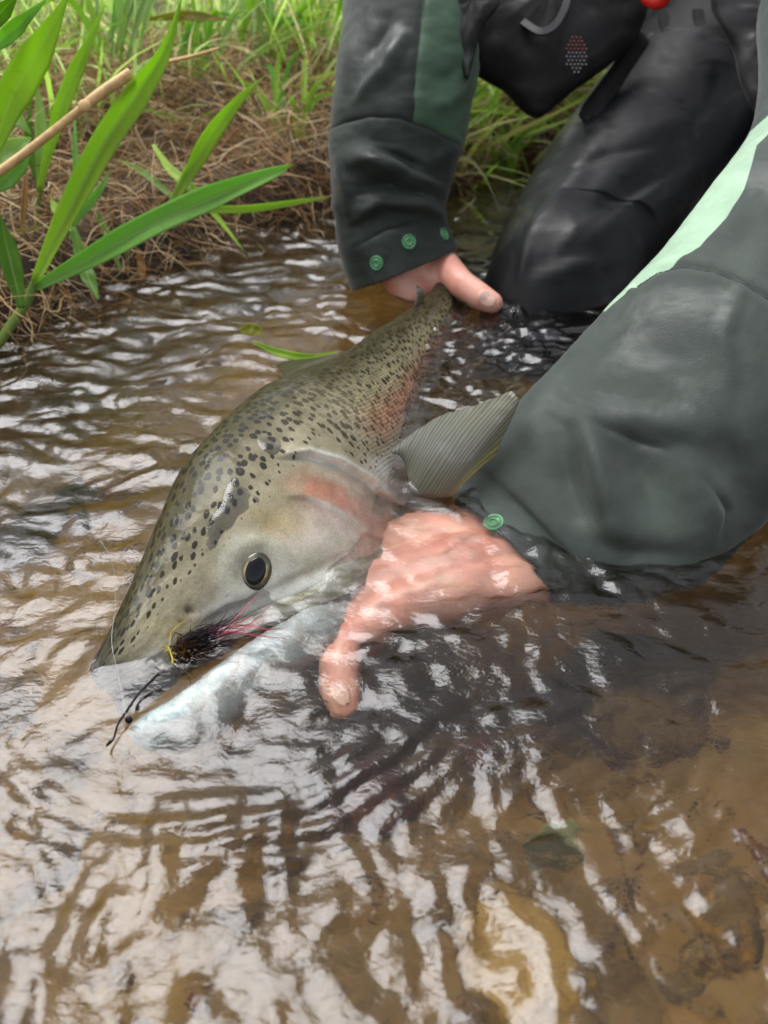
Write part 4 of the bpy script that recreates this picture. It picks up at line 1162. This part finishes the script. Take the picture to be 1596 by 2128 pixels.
# ------------------------------------------------------------------ bank: dry thatch and grass (uncountable)
def strands(n, root, dirs, length, width, bend, seg_n, tint, curl=None, flat=True, droop=None):
    """ribbons: root (n,3), dirs (n,3) unit, bend (n,3) added quadratically"""
    t = np.linspace(0, 1, seg_n)[None, :, None]
    C = root[:, None] + dirs[:, None] * length[:, None, None] * t + bend[:, None] * (t ** 2)
    if curl is not None:
        C = C + curl[:, None] * np.sin(t * np.pi * 2.2)
    T = unit(np.gradient(C, axis=1))
    rnd = unit(RNG.normal(size=(n, 3)))
    S = unit(np.cross(T, (unit(CAM - C.mean(1)) * 0.5 + rnd)[:, None]))
    prof = np.clip(np.minimum(t * 6 + 0.55, (1 - t) * 2.2), 0.04, 1) if flat else np.ones_like(t)
    Wd = S * width[:, None, None] * 0.5 * prof
    Vv = np.stack([C - Wd, C + Wd], 2).reshape(-1, 3)
    i = np.arange(n)[:, None] * seg_n * 2 + np.arange(seg_n - 1)[None] * 2
    Fq = np.stack([i, i + 1, i + 3, i + 2], -1).reshape(-1, 4)
    return Vv, Fq, np.repeat(tint, seg_n * 2, axis=0)
def bank_points(n, smin, smax, xr=(-0.9, 0.9), yr=(0.3, 2.2)):
    out = []
    while len(out) < n:
        x_ = RNG.uniform(*xr, n * 3); y_ = RNG.uniform(*yr, n * 3); s = bank_s(x_, y_)
        m = (s > smin) & (s < smax)
        out += list(zip(x_[m], y_[m], s[m]))
    a = np.array(out[:n]); z = ground_z(a[:, 0], a[:, 1])
    return np.column_stack([a[:, 0], a[:, 1], z]), a[:, 2]
DOWN = unit(np.array([0.78, -0.62, -0.15]))
n = 21000
rt_, s_ = bank_points(n, -0.005, 0.36)
rt_[:, 2] += RNG.uniform(-0.002, 0.035, n)
dirs = unit(RNG.normal(size=(n, 3)) * np.array([1, 1, 0.45]) + DOWN * 0.45)
ln = RNG.uniform(0.03, 0.11, n); wd = RNG.uniform(0.0005, 0.0019, n)
bend = RNG.normal(size=(n, 3)) * 0.015 + np.array([0, 0, -0.018]); curl = RNG.normal(size=(n, 3)) * 0.006
pal = np.array([(0.56, 0.41, 0.24), (0.46, 0.31, 0.16), (0.32, 0.19, 0.09), (0.16, 0.09, 0.045), (0.66, 0.53, 0.35), (0.40, 0.23, 0.10)])
tint = np.minimum(pal[RNG.integers(0, 6, n)] * RNG.uniform(0.75, 1.35, (n, 1)), 0.8)
V, Fq, tv = strands(n, rt_, dirs, ln, wd, bend, 8, tint, curl)
me = mesh_np('dry_grass_thatch', V, [Fq]); attr(me, 'tint', tv)
link('dry_grass_thatch', me, M_DRY, label='matted tan dead grass and roots covering the stream bank', cat='dry grass', kind='stuff')
n = 8000
rt_, s_ = bank_points(n, 0.14, 1.5, (-1.4, 1.6), (0.4, 3.0))
dirs = unit(RNG.normal(size=(n, 3)) * np.array([0.45, 0.45, 0.2]) + np.array([0.10, -0.1, 1.0]))
ln = RNG.uniform(0.07, 0.22, n) * (0.55 + 0.45 * sstep(0.1, 0.4, s_)); wd = RNG.uniform(0.002, 0.0065, n)
bend = RNG.normal(size=(n, 3)) * 0.05 + np.array([0.015, -0.02, -0.025])
pal = np.array([(0.42, 0.66, 0.10), (0.54, 0.76, 0.16), (0.28, 0.50, 0.06), (0.62, 0.76, 0.30), (0.46, 0.66, 0.22), (0.70, 0.62, 0.34)])
tint = pal[RNG.integers(0, 6, n)] * RNG.uniform(0.75, 1.15, (n, 1))
V, Fq, tv = strands(n, rt_, dirs, ln, wd, bend, 7, tint)
me = mesh_np('meadow_grass', V, [Fq]); attr(me, 'tint', tv)
link('meadow_grass', me, M_GRASS, label='fresh light green grass growing on top of the bank', cat='grass', kind='stuff')
n = 1500
rt_, s_ = bank_points(n, 0.0, 0.35, (0.02, 0.8), (0.9, 2.2))
dirs = unit(RNG.normal(size=(n, 3)) * np.array([0.6, 0.6, 0.2]) + np.array([0.15, -0.35, 0.8]))
ln = RNG.uniform(0.06, 0.16, n); wd = RNG.uniform(0.003, 0.007, n); bend = RNG.normal(size=(n, 3)) * 0.05 + np.array([0.01, -0.03, -0.04])
tint = np.minimum(pal[RNG.integers(0, 6, n)] * RNG.uniform(1.1, 1.6, (n, 1)), 0.8)  # tint raised to make up for the person's shade in this gap
V, Fq, tv = strands(n, rt_, dirs, ln, wd, bend, 7, tint)
me = mesh_np('waterside_grass', V, [Fq]); attr(me, 'tint', tv)
link('waterside_grass', me, M_GRASS, label='grass tinted brighter to offset shade, drooping to the waterline between the sleeve and the thigh', cat='grass', kind='stuff')
n = 24000
rt_, s_ = bank_points(n, 1.2, 12, (-12, 12), (0.4, 14))
dirs = unit(RNG.normal(size=(n, 3)) * np.array([0.4, 0.4, 0.2]) + np.array([0, 0, 1.0]))
ln = RNG.uniform(0.12, 0.34, n); wd = RNG.uniform(0.006, 0.016, n); bend = RNG.normal(size=(n, 3)) * 0.08 + np.array([0, 0, -0.03])
V, Fq, tv = strands(n, rt_, dirs, ln, wd, bend, 4, pal[RNG.integers(0, 5, n)])
me = mesh_np('far_meadow_grass', V, [Fq]); attr(me, 'tint', tv)
link('far_meadow_grass', me, M_GRASS, label='tall green grass of the meadow farther behind the bank', cat='grass', kind='stuff')

# ------------------------------------------------------------------ reeds and single blades
G1, G2_, G3, G4 = lin(190, 224, 78), lin(150, 206, 100), lin(196, 222, 146), lin(104, 152, 42)
def blade(pts, wpx, depth, tint, parent, name='leaf', fold=0.35, tip=None, twist=0.25, base_w=0.35, n=34):
    d0, d1 = depth
    k = len(pts)
    P_ = spline([PD(a, b, d0 + (d1 - d0) * i / (k - 1)) for i, (a, b) in enumerate(pts)], n)
    t = np.linspace(0, 1, n)
    w = wpx / FPX * (d0 + d1) / 2 * np.minimum(base_w + t * (1 - base_w) * 3.2, np.minimum(1.0, (1.0 - t) * 2.3 + 0.01))
    T = unit(np.gradient(P_, axis=0)); V0 = unit(CAM - P_)
    S = unit(np.cross(T, V0)); Nn = np.cross(S, T)
    a = twist * np.sin(t * 3.0 + wpx)[:, None]
    S2 = S * np.cos(a) + Nn * np.sin(a); N2 = np.cross(S2, T)
    m = 9; q = np.linspace(-1, 1, m)
    Gd = P_[:, None] + S2[:, None] * (q[None, :, None] * w[:, None, None] / 2) + N2[:, None] * ((np.abs(q) - 0.5)[None, :, None] * fold * w[:, None, None] / 2)
    wav = 0.05 * w[:, None] * np.sin(t[:, None] * 17 + q[None] * 2)
    Gd = Gd + N2[:, None] * wav[..., None]
    Bk = Gd - N2[:, None] * 0.00035
    V = np.vstack([Gd.reshape(-1, 3), Bk.reshape(-1, 3)]); kk = n * m
    f1 = grid_faces(n, m); f2 = f1[:, ::-1] + kk
    rim = np.concatenate([np.arange(m), np.arange(1, n) * m + m - 1, (n - 1) * m + np.arange(m - 2, -1, -1), np.arange(n - 2, 0, -1) * m]); r2 = np.roll(rim, -1)
    me = mesh_np(name, V, [np.vstack([f1, f2, np.stack([r2, rim, rim + kk, r2 + kk], -1)])])
    tt = np.tile(np.repeat(t, m), 2); cc = np.tile(tint, (len(V), 1)) * (1 + 0.18 * np.sin(tt * 9 + wpx)[:, None] * 0.5)
    if tip is not None:
        ww = sstep(0.84, 0.97, tt)[:, None]; cc = cc * (1 - ww) + np.asarray(tip) * ww
    attr(me, 'tint', cc); uvattr(me, 'blade', np.stack([np.tile(np.tile(q, n), 2), np.tile(np.repeat(t * 6, m), 2)], -1))
    return link(name, me, M_LEAF, parent)
M_STEM = mat_plain('reed_stem', lin(112, 140, 62), 0.4, 0.2, 120, 0.15); M_STRAW = mat_plain('straw', lin(196, 160, 108), 0.6, 0.28, 160, 0.3)
def stem(pts, depth, r0, r1, mat, parent, name='stem'):
    k = len(pts); Pp = spline([PD(a, b, depth[0] + (depth[1] - depth[0]) * i / (k - 1)) for i, (a, b) in enumerate(pts)], 24)
    V, F = tube(Pp, np.linspace(r0, r1, 24), 10)
    return link(name, mesh_np(name, V, F), mat, parent)
reed = empty('reed_plant', None, 'reed with a long upright blade and one arching over the water', 'reed')
stem([(-20, 735), (20, 680), (58, 622), (74, 580)], (.66, .645), 0.0046, 0.0036, M_STEM, reed)
blade([(72, 588), (135, 452), (216, 298), (289, 189), (343, 104), (380, -12)], 52, (.640, .60), G1, reed, fold=0.8)
blade([(74, 597), (180, 540), (316, 466), (451, 406), (564, 361), (609, 341)], 50, (.640, .60), G2_, reed, fold=0.6)
blade([(45, 640), (27, 564), (12, 500), (-2, 440)], 40, (.635, .62), G4, reed)
reed2 = empty('reed_plant', None, 'broad bladed reed with pale drooping leaves beside the dry stalk', 'reed')
stem([(-90, 640), (-60, 480), (-30, 330)], (.64, .62), 0.005, 0.004, M_STEM, reed2)
blade([(-22, 330), (20, 215), (58, 140), (100, 70), (146, -20)], 66, (.62, .57), G1, reed2, fold=0.3)
blade([(-35, 360), (0, 330), (40, 302), (66, 286)], 44, (.62, .64), G3, reed2)
blade([(-30, 400), (10, 372), (45, 330), (70, 300)], 40, (.63, .65), G2_, reed2)
blade([(-40, 120), (10, 78), (50, 42), (100, -5)], 30, (.60, .56), G2_, reed2)
blade([(-40, 60), (0, 28), (40, -15)], 34, (.58, .55), G4, reed2)
blade([(-30, 170), (10, 205), (40, 250), (66, 280)], 34, (.66, .68), G3, reed2)
reed3 = empty('reed_plant', None, 'slender reed with narrow upright blades behind the dry stalk', 'reed')
stem([(70, 560), (76, 470), (82, 385)], (.76, .74), 0.003, 0.0025, M_STEM, reed3)
blade([(80, 398), (113, 270), (149, 167), (185, 90), (218, 8)], 30, (.72, .67), G1, reed3)
blade([(82, 400), (88, 320), (84, 240), (74, 155)], 28, (.73, .71), G3, reed3)
blade([(160, 470), (158, 380), (156, 290), (155, 215)], 12, (.74, .74), G2_, reed3)
blade([(88, 400), (66, 330), (60, 270), (66, 190)], 18, (.73, .71), G4, reed3)
reed4 = empty('reed_plant', None, 'reed leaning over the stream edge with one blade dipping to the water', 'reed')
stem([(330, 520), (350, 460), (372, 410)], (.84, .82), 0.0035, 0.003, M_STEM, reed4)
blade([(356, 428), (406, 338), (440, 280), (490, 215), (556, 152)], 34, (.80, .76), G1, reed4, tip=lin(210, 190, 150))
blade([(350, 430), (378, 385), (392, 350), (402, 318)], 22, (.80, .79), G3, reed4)
blade([(400, 440), (440, 436), (519, 434), (631, 418), (704, 405)], 16, (.80, .75), G1, reed4, tip=lin(190, 130, 70), fold=0.2)
blade([(318, 300), (352, 350), (395, 388), (451, 451), (510, 525)], 20, (.82, .78), G1, reed4)
blade([(375, 425), (300, 360), (240, 330)], 14, (.80, .80), G3, reed4)
blade([(250, 560), (215, 470), (190, 420)], 16, (.78, .78), G2_, reed4)
reed5 = empty('reed_plant', None, 'shaded dark green reed shoot standing at the foot of the bank', 'reed')
stem([(150, 500), (152, 478), (155, 455)], (.72, .715), 0.003, 0.0026, M_STEM, reed5)
blade([(152, 470), (172, 545), (190, 590), (205, 625)], 30, (.71, .69), G4, reed5)
blade([(152, 470), (180, 430), (210, 390), (230, 350)], 16, (.71, .72), G2_, reed5)
blade([(150, 480), (120, 440), (105, 410)], 20, (.71, .72), G1, reed5)
st = empty('dry_reed_stalk', None, 'thick tan dry reed stalk slanting across the bank with a swollen joint', 'stalk')
stem([(-30, 378), (60, 312), (175, 221)], (.585, .60), 0.0034, 0.0031, M_STRAW, st, 'lower_stalk')
stem([(176, 220), (215, 190), (271, 152)], (.60, .61), 0.0040, 0.0042, M_STRAW, st, 'upper_stalk')
V, F = disc_dome(PD(176, 221, .598), nc, 0.0052, 0.004); link('joint', mesh_np('joint', V, F), M_STRAW, st)
tw = empty('dry_twig', None, 'thin dry grass stem with a pale knob standing out from the bank', 'twig')
stem([(334, 132), (395, 118), (457, 100)], (.80, .78), 0.0022, 0.0012, M_STRAW, tw); V, F = disc_dome(PD(335, 131, .798), nc, 0.0042, 0.003); link('knob', mesh_np('knob', V, F), M_STRAW, tw)
for lab, pts, w_, dp_, c_ in [('dull red withered leaf hanging on the bank', [(298, 392), (285, 425), (266, 458)], 18, (.83, .82), lin(178, 84, 62)),
                             ('orange brown dead leaf dangling near the slanting stalk', [(56, 360), (50, 430), (42, 488)], 12, (.70, .69), lin(176, 112, 56)),
                             ('brown tipped yellow leaf lying flat among the top grass', [(310, 40), (380, 32), (430, 36), (478, 42)], 18, (.92, .90), lin(176, 140, 70)),
                             ('pale straw blade across the bank below the joint', [(0, 500), (50, 480), (110, 470)], 12, (.70, .72), lin(200, 176, 120)),
                             ('rusty withered leaf drooping to the water at the bank foot', [(285, 520), (296, 560), (292, 590)], 16, (.80, .79), lin(168, 104, 44))]:
    dl = empty('dead_leaf', None, lab, 'leaf'); blade(pts, w_, dp_, c_, dl, 'dead_blade')
# tufts of tall grass one can tell apart
TUFT = [(600, 300, .98, 'grass tuft with one tall straight blade beside the far sleeve'), (420, 150, 1.0, 'grass tuft on the bank top behind the arching reed'), (250, 100, .86, 'grass tuft rising behind the long reed blade'),
        (1010, 390, 1.12, 'grass tuft at the waterline in the gap under the vest'), (1120, 330, 1.25, 'grass tuft bending over water beside the thigh'), (530, 120, 1.05, 'grass tuft with yellowing blades high on the bank'),
        (660, 130, 1.08, 'grass tuft half hidden by the far sleeve'), (960, 330, 1.10, 'bright grass tuft touching the sleeve edge in the gap')]
for ti, (cx_, cy_, d_, lab) in enumerate(TUFT):
    tf = empty('grass_tuft', None, lab, 'grass')
    for k in range(13):
        h_ = random.uniform(110, 250) * .9 / d_; lean = random.gauss(20, 70) * .9 / d_; b0 = cx_ + random.gauss(0, 26)
        droop_ = random.uniform(-20, 60)
        c_ = random.choice([G1, G2_, G3, G1 * 1.15])
        blade([(b0, cy_ + random.uniform(0, 30)), (b0 + lean * .25, cy_ - h_ * .4), (b0 + lean * .65, cy_ - h_ * .8), (b0 + lean * 1.3, cy_ - h_ + droop_)],
              random.uniform(8, 17), (d_, d_ - random.uniform(-.03, .06)), c_, tf, 'blade', n=12)
# floating bits
fl = empty('floating_grass_blade', None, 'bright green grass blade floating against the trout back', 'grass blade')
zd = lambda a, b: float((PZ(a, b, 0.014) - CAM) @ AF)
blade([(528, 712), (580, 733), (640, 742), (704, 730)], 17, (zd(528, 712), zd(704, 730)), G1, fl, 'blade')

fl2 = empty('floating_leaf', None, 'small yellow green leaf floating on the stream behind the trout', 'leaf')
blade([(500, 690), (518, 684), (536, 688), (548, 694)], 26, (zd(500, 690), zd(548, 694)), lin(168, 160, 50), fl2, 'blade')
fl3 = empty('sunken_leaf', None, 'pale green edged leaf sunk in the water beside the ochre stone', 'leaf')
P_ = np.array([PW(1160 + 62 * math.cos(a) * (1 + .2 * math.sin(3 * a)), 1762 + 52 * math.sin(a) + 16 * math.cos(2 * a), -0.07 - 0.015 * math.sin(a)) for a in np.linspace(0, 2 * np.pi, 40, endpoint=False)])
V, F = pillow(P_, np.array([0, 0, 1.0]), 0.0015, 6); me = mesh_np('blade', V, F)
attr(me, 'tint', np.tile(lin(190, 192, 140), (len(V), 1))); uvattr(me, 'blade', V[:, :2] * 20); link('blade', me, M_LEAF, fl3)

# ------------------------------------------------------------------ the fly in the jaw
fly = empty('fishing_fly', None, 'dark purple streamer fly with pink strands hooked in the trout mouth', 'fly')
def fibres(n, c, spread, along, ln, wd, col, z=0.0):
    rt_ = np.array([c + RNG.normal(size=3) * spread for _ in range(n)])
    dr = unit(along + RNG.normal(size=(n, 3)) * np.array([0.28, 0.28, 0.05]))
    return strands(n, rt_, dr, RNG.uniform(*ln, n), np.full(n, wd), RNG.normal(size=(n, 3)) * 0.006, 6, np.tile(col, (n, 1)) * RNG.uniform(0.6, 1.4, (n, 1)), RNG.normal(size=(n, 3)) * 0.0015)
f0, _n0 = on_fish(352, 1362); f0 = f0 + np.array([0, 0, 0.0015]); f1_, _ = on_fish(560, 1290); f1_ = f1_ + np.array([0, 0, 0.003])
al = unit(f1_ - f0)
for nm, n_, cc, col_, w_, lr, off in (('dark_hackle', 130, f0 + al * .008, lin(26, 17, 20), 0.0006, (.008, .022), 0), ('purple_wing', 40, f0 + al * .014, lin(48, 28, 54), 0.0005, (.015, .042), 0),
                                     ('pink_strands', 16, f0 + al * .026 + np.array([0, 0, .001]), lin(206, 92, 108), 0.0007, (.02, .04), 0), ('brown_feather', 60, f0 + al * .003, lin(70, 44, 12), 0.0008, (.006, .016), 0), ('gold_flash', 7, f0, lin(230, 205, 70), 0.0006, (.006, .012), 0)):
    V, Fq, tv = fibres(n_, cc, 0.0026, al * (1 if nm != 'brown_feather' else .4), lr, w_, col_)
    me = mesh_np(nm, V, [Fq]); attr(me, 'tint', tv); link(nm, me, M_DRY, fly, kind='stuff')
M_HOOK = mat_plain('black_steel', (0.012, 0.012, 0.014), 0.25, 0.1, 200, 0.0, metal=0.8)
hz = 0.004
V, F = tube(spline([PZ(330, 1400, .006), PZ(290, 1440, hz), PZ(262, 1480, hz), PZ(245, 1505, hz), PZ(236, 1535, .002), PZ(222, 1550, .004), PZ(228, 1540, .009)], 40), np.linspace(0.0007, 0.0004, 40), 8)
link('hook', mesh_np('hook', V, F), M_HOOK, fly)
V, F = disc_dome(PZ(268, 1496, .004), nc, 0.0018, 0.0015); link('hook_bead', mesh_np('hook_bead', V, F), M_HOOK, fly)
t = NT('monofilament'); M_MONO = t.done(t.principled(color=(0.75, 0.75, 0.70), rough=0.15, trans=0.5))
V, F = tube(spline([PZ(262, 1490, .007), PZ(245, 1400, .012), PZ(232, 1330, .018), PZ(240, 1240, .016), PZ(225, 1150, .003), PZ(150, 1050, -.01)], 50), 0.00011, 6)
link('leader_line', mesh_np('leader_line', V, F), M_MONO, fly)
# bubbles
for i, (bx, by, r) in enumerate([(966, 1098, .0046), (950, 1075, .0028), (985, 1090, .0016), (1040, 1228, .0011), (1000, 1205, .0008), (1020, 1190, .0008)]):
    c = PZ(bx, by, 0.001); V, F = disc_dome(c, np.array([0, 0, 1.0]), r, r * 0.75, 1, 10, 24)
    link('air_bubble', mesh_np('air_bubble', V, F), M_DROP, None, 'clear round air bubble on the water over the wrist', 'bubble', 'bubbles on the water over the wrist')

# ------------------------------------------------------------------ move each Empty to the base of its thing, keeping parts in place
for o in list(COL.objects):
    if o.type == 'EMPTY' and o.parent is None:
        pts = []
        for ch in o.children:
            if ch.type == 'MESH': pts += [tuple(b) for b in ch.bound_box]
        if not pts: continue
        a = np.array(pts); lo, hi = a.min(0), a.max(0)
        base = Vector(((lo[0] + hi[0]) / 2, (lo[1] + hi[1]) / 2, lo[2]))
        o.location = base
        for ch in o.children: ch.location = ch.location - base
